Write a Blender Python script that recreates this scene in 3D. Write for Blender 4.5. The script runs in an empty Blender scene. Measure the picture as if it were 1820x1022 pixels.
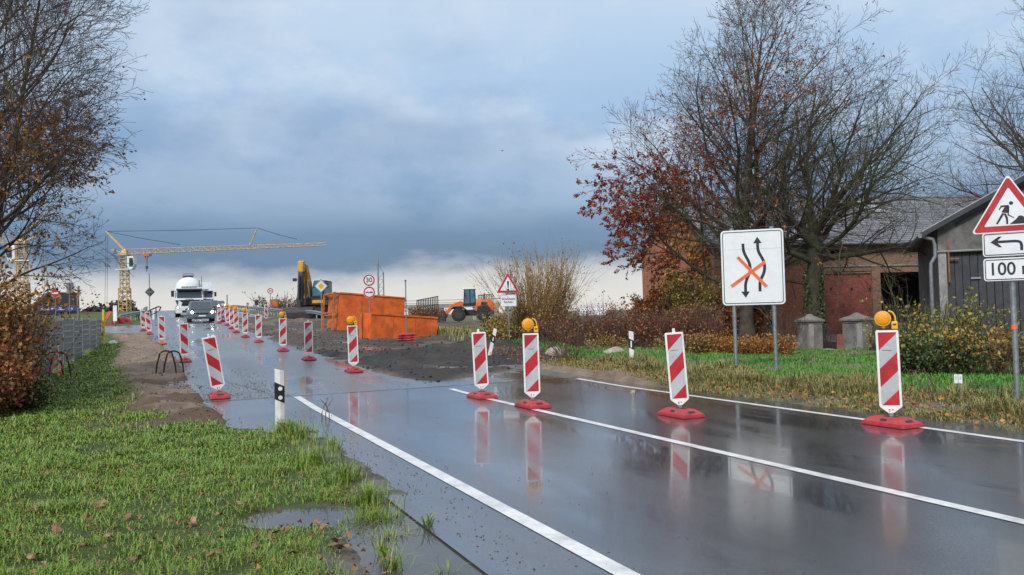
import bpy, math, random
import numpy as np
from mathutils import Matrix, Vector

# ------------------------------------------------------------------ camera, light, exposure
SC = bpy.context.scene
COL = SC.collection
F_PX, CX, CY, EYE = 1400.0, 910.0, 511.0, 1.6
ROLL, PITCH = math.radians(1.5), math.atan(44 / 1400.0)
cam_data = bpy.data.cameras.new('camera')
cam_data.sensor_width = 36.0
cam_data.lens = 36.0 * F_PX / 1820.0
cam_data.clip_end = 6000
cam = bpy.data.objects.new('camera', cam_data)
COL.objects.link(cam)
cam.matrix_world = (Matrix.Translation((0, 0, EYE)) @ Matrix.Rotation(math.pi / 2 + PITCH, 4, 'X')
                    @ Matrix.Rotation(-ROLL, 4, 'Z'))
SC.camera = cam
SUN_EL, SUN_AZ = math.radians(38), math.radians(205)          # azimuth clockwise from +Y: behind the camera, to the left
world = bpy.data.worlds.new('World')
SC.world = world
world.use_nodes = True
sun_data = bpy.data.lights.new('sun', 'SUN')
sun_data.energy = 1.5
sun_data.angle = math.radians(14)
sun_data.color = (1.0, .95, .88)
sun = bpy.data.objects.new('sun', sun_data)
COL.objects.link(sun)
sdir = Vector((math.sin(SUN_AZ) * math.cos(SUN_EL), math.cos(SUN_AZ) * math.cos(SUN_EL), math.sin(SUN_EL)))
sun.rotation_euler = sdir.to_track_quat('Z', 'Y').to_euler()
sun.location = (0, 0, 60)
SC.view_settings.view_transform = 'Standard'
SC.view_settings.look = 'None'
SC.view_settings.gamma = 1.0
SC.view_settings.use_curve_mapping = False
SC.view_settings.exposure = 0.95
SKY_STRENGTH, CLOUD_STRENGTH = 0.08, 0.55


# ------------------------------------------------------------------ node helpers
def nd(nt, kind, vals=None, **props):
    n = nt.nodes.new(kind)
    for k, v in props.items():
        setattr(n, k, v)
    for k, v in (vals or {}).items():
        if isinstance(v, bpy.types.NodeSocket):
            nt.links.new(v, n.inputs[k])
        else:
            n.inputs[k].default_value = v
    return n


def mth(nt, op, a, b=0.0, clamp=False):
    n = nd(nt, 'ShaderNodeMath', {0: a, 1: b}, operation=op)
    n.use_clamp = clamp
    return n.outputs[0]


def mixc(nt, f, a, b, blend='MIX'):
    n = nt.nodes.new('ShaderNodeMix')
    n.data_type = 'RGBA'
    n.blend_type = blend
    for i, v in ((0, f), (6, a), (7, b)):
        if isinstance(v, bpy.types.NodeSocket):
            nt.links.new(v, n.inputs[i])
        else:
            n.inputs[i].default_value = v if i == 0 else (*v[:3], 1)
    return n.outputs[2]


def ramp(nt, f, stops, interp='LINEAR'):
    n = nt.nodes.new('ShaderNodeValToRGB')
    nt.links.new(f, n.inputs[0])
    cr = n.color_ramp
    cr.interpolation = interp
    while len(cr.elements) < len(stops):
        cr.elements.new(.5)
    for e, (p, c) in zip(cr.elements, stops):
        e.position = p
        e.color = (*c, 1) if not isinstance(c, (int, float)) else (c, c, c, 1)
    return n.outputs[0]


def noise(nt, vec, scale, detail=4.0, rough=.55):
    return nd(nt, 'ShaderNodeTexNoise', {'Vector': vec, 'Scale': scale, 'Detail': detail, 'Roughness': rough}).outputs[0]


def srgb(r, g, b):
    f = lambda c: c / 255 / 12.92 if c / 255 <= .04045 else ((c / 255 + .055) / 1.055) ** 2.4
    return (f(r), f(g), f(b))


# ------------------------------------------------------------------ sky: rain clouds over a clear-sky model
nt = world.node_tree
nt.nodes.clear()
tc = nd(nt, 'ShaderNodeTexCoord').outputs['Generated']
sky = nd(nt, 'ShaderNodeTexSky', sky_type='NISHITA')
sky.sun_disc = False
sky.sun_elevation = SUN_EL
sky.sun_rotation = SUN_AZ
sep = nd(nt, 'ShaderNodeSeparateXYZ', {0: tc})
squash = nd(nt, 'ShaderNodeMapping', {'Vector': tc, 'Scale': (1, 1, 2.6)}).outputs[0]
warp = noise(nt, squash, 3.2, 6, .55)
warp2 = noise(nt, squash, 11, 5, .6)
low = noise(nt, squash, 1.7, 2, .5)
el = sep.outputs[2]
el1 = mth(nt, 'ADD', el, mth(nt, 'MULTIPLY', mth(nt, 'SUBTRACT', warp, .5), .075))
el1 = mth(nt, 'ADD', el1, mth(nt, 'MULTIPLY', mth(nt, 'SUBTRACT', warp2, .5), .04))
el1 = mth(nt, 'ADD', el1, mth(nt, 'MULTIPLY', mth(nt, 'SUBTRACT', low, .5), .05))
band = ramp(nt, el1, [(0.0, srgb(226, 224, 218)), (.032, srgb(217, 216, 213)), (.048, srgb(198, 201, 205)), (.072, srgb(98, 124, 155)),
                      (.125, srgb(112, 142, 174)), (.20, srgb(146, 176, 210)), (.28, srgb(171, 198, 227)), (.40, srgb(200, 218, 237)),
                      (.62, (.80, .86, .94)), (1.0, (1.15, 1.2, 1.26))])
puff = noise(nt, nd(nt, 'ShaderNodeMapping', {'Vector': tc, 'Scale': (1, 1, 1.7), 'Location': (.31, .1, .42)}).outputs[0], 4.2, 8, .58)
puff_f = ramp(nt, puff, [(.43, 0.0), (.63, 1.0)], 'EASE')
lift = ramp(nt, el, [(.10, 0.0), (.20, 1.0)])
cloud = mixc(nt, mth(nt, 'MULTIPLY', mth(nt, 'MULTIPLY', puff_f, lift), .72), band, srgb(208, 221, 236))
dark = ramp(nt, noise(nt, nd(nt, 'ShaderNodeMapping', {'Vector': tc, 'Scale': (1, 1, 2.2), 'Location': (1.7, .5, .2)}).outputs[0], 2.6, 5, .5),
            [(.47, 0.0), (.68, 1.0)], 'EASE')
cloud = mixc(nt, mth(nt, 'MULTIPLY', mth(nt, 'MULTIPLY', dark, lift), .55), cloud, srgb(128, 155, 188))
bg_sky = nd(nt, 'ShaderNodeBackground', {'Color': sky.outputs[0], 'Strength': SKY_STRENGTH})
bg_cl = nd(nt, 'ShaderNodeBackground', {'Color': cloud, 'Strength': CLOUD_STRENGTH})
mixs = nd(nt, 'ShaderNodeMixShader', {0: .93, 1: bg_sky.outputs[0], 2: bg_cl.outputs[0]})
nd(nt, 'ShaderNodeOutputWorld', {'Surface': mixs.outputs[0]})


# ------------------------------------------------------------------ materials
def mat(name, col, rough=.6, metal=0.0, var=.18, scale=6.0, bump=0.0, bscale=60.0, col2=None, spec=.5, coat=0.0,
        emit=0.0, island=None, trans=0.0, dirt=0.0):
    m = bpy.data.materials.new(name)
    m.use_nodes = True
    t = m.node_tree
    b = t.nodes['Principled BSDF']
    oc = nd(t, 'ShaderNodeTexCoord').outputs['Object']
    shift = mth(t, 'MULTIPLY', nd(t, 'ShaderNodeObjectInfo').outputs['Random'], 61.0)
    oc = nd(t, 'ShaderNodeVectorMath', {0: oc, 1: shift}, operation='ADD').outputs[0]
    n1 = noise(t, oc, scale, 5, .6)
    f = ramp(t, n1, [(.32, 0.0), (.68, 1.0)])
    lo = tuple(c * (1 - var) for c in col)
    hi = col2 if col2 else tuple(min(1, c * (1 + var)) for c in col)
    c = mixc(t, f, lo, hi)
    if island:                                                    # pieces (leaves, blades) differ from one another
        rp = nd(t, 'ShaderNodeNewGeometry').outputs['Random Per Island']
        c = mixc(t, .75, c, ramp(t, rp, island))
    if dirt:
        g = ramp(t, noise(t, oc, 3.1, 8, .7), [(.46, 0.0), (.70, 1.0)])
        c = mixc(t, mth(t, 'MULTIPLY', g, dirt), c, (.05, .04, .03))
    t.links.new(c, b.inputs['Base Color'])
    b.inputs['Metallic'].default_value = metal
    b.inputs['Specular IOR Level'].default_value = spec
    b.inputs['Coat Weight'].default_value = coat
    b.inputs['Coat Roughness'].default_value = .15
    t.links.new(mth(t, 'ADD', mth(t, 'MULTIPLY', mth(t, 'SUBTRACT', n1, .5), .25), rough, True), b.inputs['Roughness'])
    if bump:
        bp = nd(t, 'ShaderNodeBump', {'Height': noise(t, oc, bscale, 4, .6), 'Strength': bump, 'Distance': .02})
        t.links.new(bp.outputs[0], b.inputs['Normal'])
    if emit:
        t.links.new(c, b.inputs['Emission Color'])
        b.inputs['Emission Strength'].default_value = emit
    if trans:
        b.inputs['Transmission Weight'].default_value = trans
    return m


def brick_mat(name, c1, c2, mortar, wear, wearf=.5):
    m = bpy.data.materials.new(name)
    m.use_nodes = True
    t = m.node_tree
    b = t.nodes['Principled BSDF']
    oc = nd(t, 'ShaderNodeTexCoord').outputs['Object']
    s = nd(t, 'ShaderNodeSeparateXYZ', {0: oc})
    v = nd(t, 'ShaderNodeCombineXYZ', {0: mth(t, 'ADD', s.outputs[0], s.outputs[1]), 1: s.outputs[2]}).outputs[0]
    br = nd(t, 'ShaderNodeTexBrick', {'Vector': v, 'Color1': (*c1, 1), 'Color2': (*c2, 1), 'Mortar': (*mortar, 1), 'Scale': 1.0,
                                      'Mortar Size': .011, 'Bias': -.1, 'Brick Width': .25, 'Row Height': .078})
    n1 = noise(t, oc, 1.1, 8, .65)
    n2 = noise(t, oc, 9, 4, .6)
    c = mixc(t, mth(t, 'MULTIPLY', ramp(t, n1, [(.38, 0.0), (.62, 1.0)]), wearf), br.outputs[0], wear)
    c = mixc(t, .5, c, ramp(t, n2, [(.35, .25), (.62, 1.0)]), 'MULTIPLY')
    t.links.new(c, b.inputs['Base Color'])
    b.inputs['Roughness'].default_value = .85
    bp = nd(t, 'ShaderNodeBump', {'Height': mth(t, 'SUBTRACT', mth(t, 'MULTIPLY', n2, .6), br.outputs[1]), 'Strength': .6, 'Distance': .02})
    t.links.new(bp.outputs[0], b.inputs['Normal'])
    return m


M = {}
M['white'] = mat('white_plastic', (.78, .78, .77), .45, var=.05, dirt=.30)
M['sheet_white'] = mat('white_reflective_sheet', (.72, .75, .78), .4, var=.03, dirt=.10)
M['sheet_grey'] = mat('grey_reflective_sheet', (.46, .48, .5), .38, var=.08, dirt=.28)
M['sheet_red'] = mat('red_reflective_sheet', (.46, .018, .03), .38, var=.16, dirt=.30)
M['rubber_red'] = mat('red_rubber', (.42, .03, .04), .42, var=.25, scale=9, bump=.25, dirt=.65)
M['rubber_orange'] = mat('orange_rubber', (.62, .14, .06), .45, var=.25, dirt=.3)
M['black'] = mat('black_print', (.012, .012, .016), .5)
M['blackp'] = mat('black_plastic', (.02, .02, .022), .5, bump=.1)
M['rubber'] = mat('tyre_rubber', (.018, .018, .018), .8, bump=.2, dirt=.5)
M['yellow'] = mat('yellow_plastic', (.75, .40, .015), .35, var=.08)
M['lens'] = mat('amber_lens', (.78, .30, .01), .22, var=.12, scale=40, bump=.3, bscale=120)
M['galv'] = mat('galvanised_steel', (.33, .36, .38), .42, .75, var=.2, scale=14)
M['galv_dull'] = mat('weathered_zinc', (.21, .235, .26), .55, .5, var=.2, scale=9)
M['crane'] = mat('crane_paint', (.50, .36, .17), .5, var=.2, scale=2)
M['orange'] = mat('orange_container_paint', (.66, .125, .02), .5, var=.25, scale=1.4, bump=.15, bscale=9, dirt=.42)
M['orange_dk'] = mat('worn_orange_paint', (.52, .13, .02), .55, var=.4, scale=1.7, bump=.2, bscale=9, dirt=.9)
M['loader'] = mat('loader_paint', (.66, .14, .03), .4, var=.15, dirt=.3)
M['exc'] = mat('excavator_paint', (.62, .30, .03), .4, var=.25, dirt=.6)
M['rust'] = mat('rust', (.22, .09, .04), .8, var=.4, scale=9)
M['glass'] = mat('vehicle_glass', (.03, .05, .07), .08, var=.2, spec=.7)
M['glass_blue'] = mat('tinted_cab_glass', (.05, .13, .19), .08, var=.3, scale=2, spec=.7)
M['carpaint'] = mat('slate_blue_car_paint', (.10, .125, .16), .25, .3, var=.1, coat=.8)
M['carpaint_w'] = mat('white_vehicle_paint', (.72, .75, .78), .3, var=.04, coat=.5, dirt=.12)
M['carpaint_g'] = mat('grey_car_paint', (.16, .17, .18), .3, .3, var=.1, coat=.7)
M['headlight'] = mat('lit_headlamp', (1, .96, .86), .2, var=0, emit=4.5)
M['chrome'] = mat('bright_metal', (.6, .62, .64), .2, .9)
M['darksteel'] = mat('dark_steel', (.05, .05, .055), .5, .4, var=.3)
M['concrete'] = mat('concrete', (.30, .29, .27), .85, var=.25, scale=3, bump=.3, dirt=.4)
M['render'] = mat('weathered_render', (.15, .148, .145), .9, var=.38, scale=1.3, bump=.35, bscale=30, dirt=.6)
M['render_lt'] = mat('pale_render', (.27, .27, .265), .9, var=.3, scale=1.8, bump=.3, dirt=.45)
M['pillar'] = mat('old_cement_render', (.19, .185, .17), .9, var=.3, scale=2.2, bump=.4, dirt=.55)
M['wood_dark'] = mat('dark_boards', (.045, .047, .055), .8, var=.35, scale=3, bump=.3)
M['slate'] = mat('grey_slate', (.15, .155, .175), .42, var=.4, scale=2.5, bump=.2)
M['roof_lt'] = mat('pale_roof_sheet', (.30, .32, .34), .5, var=.2)
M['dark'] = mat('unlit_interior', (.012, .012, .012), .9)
M['brick_red'] = brick_mat('red_brick', (.60, .13, .085), (.44, .085, .06), (.24, .16, .13), (.16, .06, .05), .7)
M['brick_old'] = brick_mat('weathered_brick', (.42, .18, .10), (.28, .15, .095), (.26, .22, .17), (.24, .19, .14), .75)
M['brick_or'] = brick_mat('orange_brick', (.58, .19, .09), (.44, .14, .075), (.28, .2, .15), (.26, .13, .08), .35)
M['bark'] = mat('bark', (.075, .064, .05), .9, var=.4, scale=4, bump=.6, bscale=25)
M['bark_moss'] = mat('mossy_bark', (.048, .044, .036), .9, var=.35, scale=3.2, bump=1.0, bscale=16, col2=(.065, .075, .035))
M['twig'] = mat('twig_bark', (.105, .078, .06), .85, var=.3, scale=3)
M['twig_moss'] = mat('lichen_twigs', (.095, .085, .06), .85, var=.3, scale=1.2, col2=(.12, .13, .065))
M['twig_gold'] = mat('willow_shoots', (.30, .19, .075), .8, var=.3, scale=2)
M['twig_red'] = mat('reddish_twigs', (.12, .066, .048), .85, var=.35, scale=2)
M['stone'] = mat('field_stone', (.32, .29, .25), .85, var=.3, scale=7, bump=.5, bscale=12)
M['marking'] = mat('road_paint', (.72, .72, .72), .35, var=.1, scale=14, bump=.12, bscale=120, dirt=.42)
M['strip'] = mat('grey_privacy_strip', (.17, .185, .18), .55, var=.3, scale=2.2, dirt=.25)
M['fence_metal'] = mat('grey_fence_wire', (.26, .28, .275), .5, .2)
M['post_yellow'] = mat('yellow_post_paint', (.70, .50, .03), .5, dirt=.2)
M['blue'] = mat('blue_sign', (.03, .10, .42), .45)
M['sign_back'] = mat('grey_sign_back', (.22, .245, .26), .5, .4)
M['soilheap'] = mat('soil', (.10, .075, .055), .95, var=.4, bump=.6, bscale=14)
M['dark_soil'] = mat('dark_soil', (.030, .027, .026), .8, var=.5, bump=.6, bscale=14)
M['plastic_film'] = mat('white_film', (.65, .66, .68), .35, var=.15)
I_OR = [(0, (.20, .07, .018)), (.35, (.36, .13, .022)), (.7, (.46, .22, .03)), (1, (.15, .055, .02))]
I_RED = [(0, (.13, .02, .014)), (.4, (.26, .04, .02)), (.75, (.34, .085, .025)), (1, (.09, .025, .02))]
I_YEL = [(0, (.34, .24, .03)), (.4, (.42, .27, .04)), (.7, (.20, .20, .035)), (1, (.40, .17, .03))]
I_BRN = [(0, (.14, .065, .03)), (.5, (.25, .12, .045)), (1, (.36, .20, .07))]
I_GRN = [(0, (.025, .045, .014)), (.5, (.045, .075, .02)), (1, (.07, .10, .03))]
M['leaf_or'] = mat('orange_beech_leaf', (.28, .11, .03), .55, island=I_OR)
M['leaf_red'] = mat('red_leaf', (.25, .04, .02), .55, island=I_RED)
M['leaf_yel'] = mat('yellow_leaf', (.40, .26, .03), .55, island=I_YEL)
M['leaf_brn'] = mat('brown_leaf', (.2, .1, .05), .6, island=I_BRN)
M['leaf_grn'] = mat('dark_green_leaf', (.045, .075, .02), .5, island=I_GRN)
M['leaf_yg'] = mat('yellow_green_leaf', (.2, .2, .04), .55, island=[(0, (.16, .17, .03)), (.6, (.26, .22, .04)), (1, (.10, .12, .03))])
M['grass'] = mat('grass_blades', (.10, .20, .02), .5, scale=.9, col2=(.17, .21, .03),
                 island=[(0, (.09, .19, .014)), (.4, (.175, .32, .022)), (.72, (.25, .38, .03)), (.86, (.30, .29, .05)), (.94, (.33, .22, .07)), (1, (.15, .09, .04))])
M['grass_long'] = mat('long_grass_blades', (.13, .24, .03), .42, scale=.9, col2=(.19, .26, .04),
                      island=[(0, (.07, .17, .018)), (.45, (.14, .28, .03)), (.78, (.21, .34, .05)), (.92, (.30, .30, .08)), (1, (.36, .26, .11))])
M['grass_lawn'] = mat('lawn_blades', (.06, .20, .02), .5, scale=.6, island=[(0, (.045, .15, .014)), (.5, (.075, .25, .02)), (1, (.13, .31, .04))])
M['grass_dry'] = mat('dry_grass', (.26, .2, .08), .7, scale=.9, island=[(0, (.07, .15, .025)), (.35, (.16, .19, .045)), (.6, (.28, .25, .08)), (.85, (.38, .31, .14)), (1, (.24, .13, .06))])


# ------------------------------------------------------------------ mesh helpers
class MB:
    def __init__(self):
        self.v, self.f, self.m = [], [], []

    def add(self, vs, fs, mi=0, T=None):
        o = len(self.v)
        self.v += [tuple(T @ Vector(p)) if T is not None else tuple(p) for p in vs]
        self.f += [tuple(i + o for i in f) for f in fs]
        self.m += [mi] * len(fs)
        return self

    def box(self, c, s, mi=0, T=None, taper=1.0):
        x, y, z = (a / 2 for a in s)
        vs = [(c[0] + i * x * (taper if k > 0 else 1), c[1] + j * y * (taper if k > 0 else 1), c[2] + k * z)
              for k in (-1, 1) for j in (-1, 1) for i in (-1, 1)]
        return self.add(vs, [(0, 2, 3, 1), (4, 5, 7, 6), (0, 1, 5, 4), (2, 6, 7, 3), (0, 4, 6, 2), (1, 3, 7, 5)], mi, T)

    def prism(self, pts, a0, a1, axis='y', mi=0, T=None):
        """outline extruded along an axis: y -> pts are (x,z); x -> pts are (y,z); z -> pts are (x,y)"""
        mk = {'y': lambda p, a: (p[0], a, p[1]), 'x': lambda p, a: (a, p[0], p[1]), 'z': lambda p, a: (p[0], p[1], a)}[axis]
        n = len(pts)
        vs = [mk(p, a0) for p in pts] + [mk(p, a1) for p in pts]
        fs = [tuple(range(n)), tuple(range(2 * n - 1, n - 1, -1))] + [(i, i + n, (i + 1) % n + n, (i + 1) % n) for i in range(n)]
        return self.add(vs, fs, mi, T)

    def tube(self, pts, r, n=8, mi=0, T=None, caps=True):
        pts = [Vector(p) for p in pts]
        rs = r if isinstance(r, (list, tuple)) else [r] * len(pts)
        vs, fs = [], []
        for i, p in enumerate(pts):
            d = (pts[min(i + 1, len(pts) - 1)] - pts[max(i - 1, 0)]).normalized()
            a = d.cross(Vector((0, 0, 1)) if abs(d.z) < .9 else Vector((1, 0, 0))).normalized()
            b = d.cross(a)
            vs += [p + (a * math.cos(q) + b * math.sin(q)) * rs[i] for q in [2 * math.pi * k / n for k in range(n)]]
        for i in range(len(pts) - 1):
            fs += [(i * n + k, i * n + (k + 1) % n, (i + 1) * n + (k + 1) % n, (i + 1) * n + k) for k in range(n)]
        if caps:
            fs += [tuple(range(n - 1, -1, -1)), tuple(range((len(pts) - 1) * n, len(pts) * n))]
        return self.add(vs, fs, mi, T)

    def build(self, name, mats, parent=None, bevel=0.0, smooth=False):
        me = bpy.data.meshes.new(name)
        me.from_pydata(self.v, [], self.f)
        for m in (mats if isinstance(mats, (list, tuple)) else [mats]):
            me.materials.append(M[m] if isinstance(m, str) else m)
        me.polygons.foreach_set('material_index', self.m)
        import bmesh
        bm = bmesh.new()
        bm.from_mesh(me)
        bmesh.ops.recalc_face_normals(bm, faces=bm.faces)
        if bevel:
            es = [e for e in bm.edges if len(e.link_faces) == 2 and e.calc_face_angle(0) > .5]
            bmesh.ops.bevel(bm, geom=es, offset=bevel, segments=2, affect='EDGES', profile=.6, clamp_overlap=True)
        bm.to_mesh(me)
        bm.free()
        if smooth:
            me.polygons.foreach_set('use_smooth', [True] * len(me.polygons))
            me.set_sharp_from_angle(angle=math.radians(38))
        return link(name, me, parent)


def link(name, me, parent=None):
    o = bpy.data.objects.new(name, me)
    COL.objects.link(o)
    if parent is not None:
        o.parent = parent
    return o


def tag(o, label=None, cat=None, group=None, kind=None):
    for k, v in (('label', label), ('category', cat), ('group', group), ('kind', kind)):
        if v:
            o[k] = v
    return o


def thing(name, label, cat, loc=(0, 0, 0), rz=0.0, group=None, tilt=(0, 0)):
    o = bpy.data.objects.new(name, None)
    COL.objects.link(o)
    o.location = loc
    o.rotation_euler = (tilt[0], tilt[1], rz)
    o.empty_display_size = .2
    return tag(o, label, cat, group)


def kids(o):
    return [c for c in COL.objects if c.parent is o]


def copy_thing(o, loc, rz, label, tilt=(0, 0)):
    ch = {}
    for c in COL.objects:
        if c.parent is not None:
            ch.setdefault(c.parent.name, []).append(c)

    def rec(a, par):
        b = a.copy()
        COL.objects.link(b)
        b.parent = par
        for k in ch.get(a.name, []):
            rec(k, b)
        return b
    r = rec(o, None)
    r.location = loc
    r.rotation_euler = (tilt[0], tilt[1], rz)
    r['label'] = label
    return r


def np_mesh(name, verts, quads=None, tris=None, mats=(), parent=None, smooth=False):
    me = bpy.data.meshes.new(name)
    verts = np.asarray(verts, dtype=np.float32).reshape(-1, 3)
    loops, starts, o = [], [], 0
    for arr in (quads, tris):
        if arr is not None and len(arr):
            arr = np.asarray(arr, dtype=np.int32)
            k = arr.shape[1]
            loops.append(arr.ravel())
            starts.append(o + np.arange(len(arr)) * k)
            o += arr.size
    loops = np.concatenate(loops)
    starts = np.concatenate(starts).astype(np.int32)
    me.vertices.add(len(verts))
    me.vertices.foreach_set('co', verts.ravel())
    me.loops.add(len(loops))
    me.loops.foreach_set('vertex_index', loops.astype(np.int32))
    me.polygons.add(len(starts))
    me.polygons.foreach_set('loop_start', starts)
    for m in mats:
        me.materials.append(M[m] if isinstance(m, str) else m)
    me.update(calc_edges=True)
    if smooth:
        me.polygons.foreach_set('use_smooth', np.ones(len(starts), dtype=bool))
    return link(name, me, parent)


def text_mb(name, body, size, mat_name, parent, loc, width=None):
    cu = bpy.data.curves.new('lettering', 'FONT')
    cu.body = body
    cu.size = size
    cu.align_x = 'CENTER'
    cu.align_y = 'CENTER'
    cu.extrude = .0015
    cu.offset = size * .012
    tmp = bpy.data.objects.new('lettering', cu)
    COL.objects.link(tmp)
    dg = bpy.context.evaluated_depsgraph_get()
    me = bpy.data.meshes.new_from_object(tmp.evaluated_get(dg))
    bpy.data.objects.remove(tmp)
    bpy.data.curves.remove(cu)
    xs = [v.co.x for v in me.vertices]
    k = width / (max(xs) - min(xs)) if width else 1.0
    me.transform(Matrix.Translation(loc) @ Matrix.Rotation(math.pi / 2, 4, 'X') @ Matrix.Diagonal((k, 1, 1, 1)))
    me.materials.clear()
    me.materials.append(M[mat_name])
    me.name = name
    return link(name, me, parent)


# ------------------------------------------------------------------ the lie of the land
DV = np.array([-.4147, .91]); DV /= np.linalg.norm(DV)
NV = np.array([DV[1], -DV[0]])
ROAD_RZ = math.atan2(-DV[0], DV[1])


def smooth(a, b, x):
    u = np.clip((np.asarray(x, float) - a) / (b - a), 0, 1)
    return u * u * (3 - 2 * u)


def profile(s):
    return np.interp(s, [-1e4, 14, 20, 25, 30, 38, 42, 46, 57, 65, 76, 110, 150, 190, 240, 400, 1e5],
                     [0, 0, .1, .2, .34, .56, .68, .82, 1.2, 1.45, 1.83, 2.75, 3.5, 3.7, 3.4, 1.5, 1.0])


def base_st(s, t):
    r = profile(s)
    wr = smooth(13, 20, t)
    br = np.interp(s, [-1e4, 10, 24, 40, 72, 150, 1e5], [-.1, -.15, -.25, -.1, .7, .6, .4])
    wl = smooth(-6, -30, -np.abs(t)) * 0 + smooth(8, 34, -t)
    bl = np.minimum(r, np.interp(s, [-1e4, 60, 140, 400], [.3, 1.3, 1.9, .8]))
    z = r * (1 - wr) + np.minimum(br, r) * wr
    return z * (1 - wl) + bl * wl


def st(x, y):
    return x * DV[0] + y * DV[1], x * NV[0] + y * NV[1]


def xy(s, t):
    return s * DV[0] + t * NV[0], s * DV[1] + t * NV[1]


def gz(x, y):
    return float(base_st(*st(x, y)))


def ray(px, py):
    dx, dy = px - CX, -(py - CY)
    c, s = math.cos(ROLL), math.sin(ROLL)
    tx, ty = (c * dx + s * dy) / F_PX, (-s * dx + c * dy) / F_PX
    cp, sp = math.cos(PITCH), math.sin(PITCH)
    return np.array([tx, cp - ty * sp, sp + ty * cp])


def gp(px, py, dz=0.0):
    """the point of the ground seen at a pixel of the photograph (dz = height of a body lying above the ground)"""
    r = ray(px, py)
    k = np.concatenate([np.arange(2, 60, .01), np.arange(60, 400, .05)])
    pts = r[None] * k[:, None]
    zz = base_st(*st(pts[:, 0], pts[:, 1])) + dz
    i = int(np.argmax(EYE + pts[:, 2] < zz))
    return Vector((pts[i, 0], pts[i, 1], zz[i] - dz))


def at(px, py, Y):
    r = ray(px, py)
    r = r / r[1] * Y
    return Vector((r[0], r[1], r[2] + EYE))


def on_ground(px, Y):
    p = at(px, 555, Y)
    return Vector((p.x, p.y, gz(p.x, p.y)))


def wall_hit(px, py, o, ang):
    """where the line of sight meets an upright plane through o with heading ang: (distance along it, height)"""
    r = ray(px, py)
    ux, uy = math.cos(ang), math.sin(ang)
    a = np.array([[r[0], -ux], [r[1], -uy]])
    k, u = np.linalg.solve(a, np.array([o[0], o[1]]))
    return u, EYE + k * r[2]


def vnoise(x, y, seed=0, f=1.0):
    x, y = np.asarray(x, float) * f, np.asarray(y, float) * f
    xi, yi = np.floor(x), np.floor(y)
    u, v = x - xi, y - yi
    u, v = u * u * (3 - 2 * u), v * v * (3 - 2 * v)
    h = lambda a, b: np.modf(np.abs(np.sin(a * 127.1 + b * 311.7 + seed * 74.7) * 43758.5453))[0]
    return (h(xi, yi) * (1 - u) + h(xi + 1, yi) * u) * (1 - v) + (h(xi, yi + 1) * (1 - u) + h(xi + 1, yi + 1) * u) * v


def fbm(x, y, seed=0, f=1.0, o=4):
    a, tot, amp = 0, 0, 1.0
    for i in range(o):
        a = a + amp * vnoise(x, y, seed + i * 13, f * 2 ** i)
        tot += amp
        amp *= .55
    return a / tot


def left_edge(s):
    return np.interp(s, [-50, 11.4, 12.3, 17, 28, 39, 49, 60, 70, 200], [1.9, 1.9, .85, .6, .45, 0, -.7, -1.2, -.4, -.4])


def right_edge(s):
    return np.interp(s, [-50, 60, 72, 200], [9.4, 9.4, 9.6, 9.6])


def dirt_mask(s, t, ragged=0.0):
    """the dug-up right-hand lane and the building site beside it"""
    lim = np.interp(s, [16, 19, 22, 32, 45, 60, 80], [5.35, 5.25, 5.2, 4.95, 4.7, 4.9, 5.2])
    s0 = 16.2 + np.clip(t - 5.3, 0, 4) * .75
    d = smooth(0, .45, t - lim + ragged) * smooth(0, .7, s - s0 + ragged) * (1 - smooth(72, 76, s))
    return d * (1 - smooth(12.5, 14.5, t) * (1 - smooth(30, 36, s))) * (1 - smooth(30, 40, t))


def sand_mask(s, t, ragged=0.0):
    """the sandy strip between the left-hand kerbless edge and the grass"""
    inner = np.interp(s, [11, 16, 19, 30, 40, 48, 50], [.9, -.6, -.7, -1.5, -1.6, -2.2, -3.5])
    return smooth(0, .5, t - inner + ragged) * smooth(12.2, 14.5, s + ragged) * (1 - smooth(49, 52, s))


POOLS = [(-1.70, 6.45, .44, .30, 0.1), (-1.0, 6.02, .36, .22, -1.0), (-.58, 5.45, .46, .26, -1.1), (-.22, 4.95, .40, .20, -1.1)]


def pool_depth(x, y):
    d = np.zeros_like(np.asarray(x, float))
    for (px, py, a, b, ang) in POOLS:
        dx, dy = x - px, y - py
        u, v = dx * math.cos(ang) + dy * math.sin(ang), -dx * math.sin(ang) + dy * math.cos(ang)
        r = (u / a) ** 2 + (v / b) ** 2
        d = np.maximum(d, 1 - smooth(.35, 1.9, r))
    return d


def mud_mask(x, y):
    s, t = st(x, y)
    m = (1 - smooth(.5, 1.5, np.hypot((x + .75) / 1.0, (y - 5.2) / 1.0))) * smooth(.6, 1.3, t)
    m = np.maximum(m, smooth(1.45, 1.75, t) * (1 - smooth(9.5, 11, s)) * .8)
    return np.maximum(m, pool_depth(x, y) * 1.2)


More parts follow.
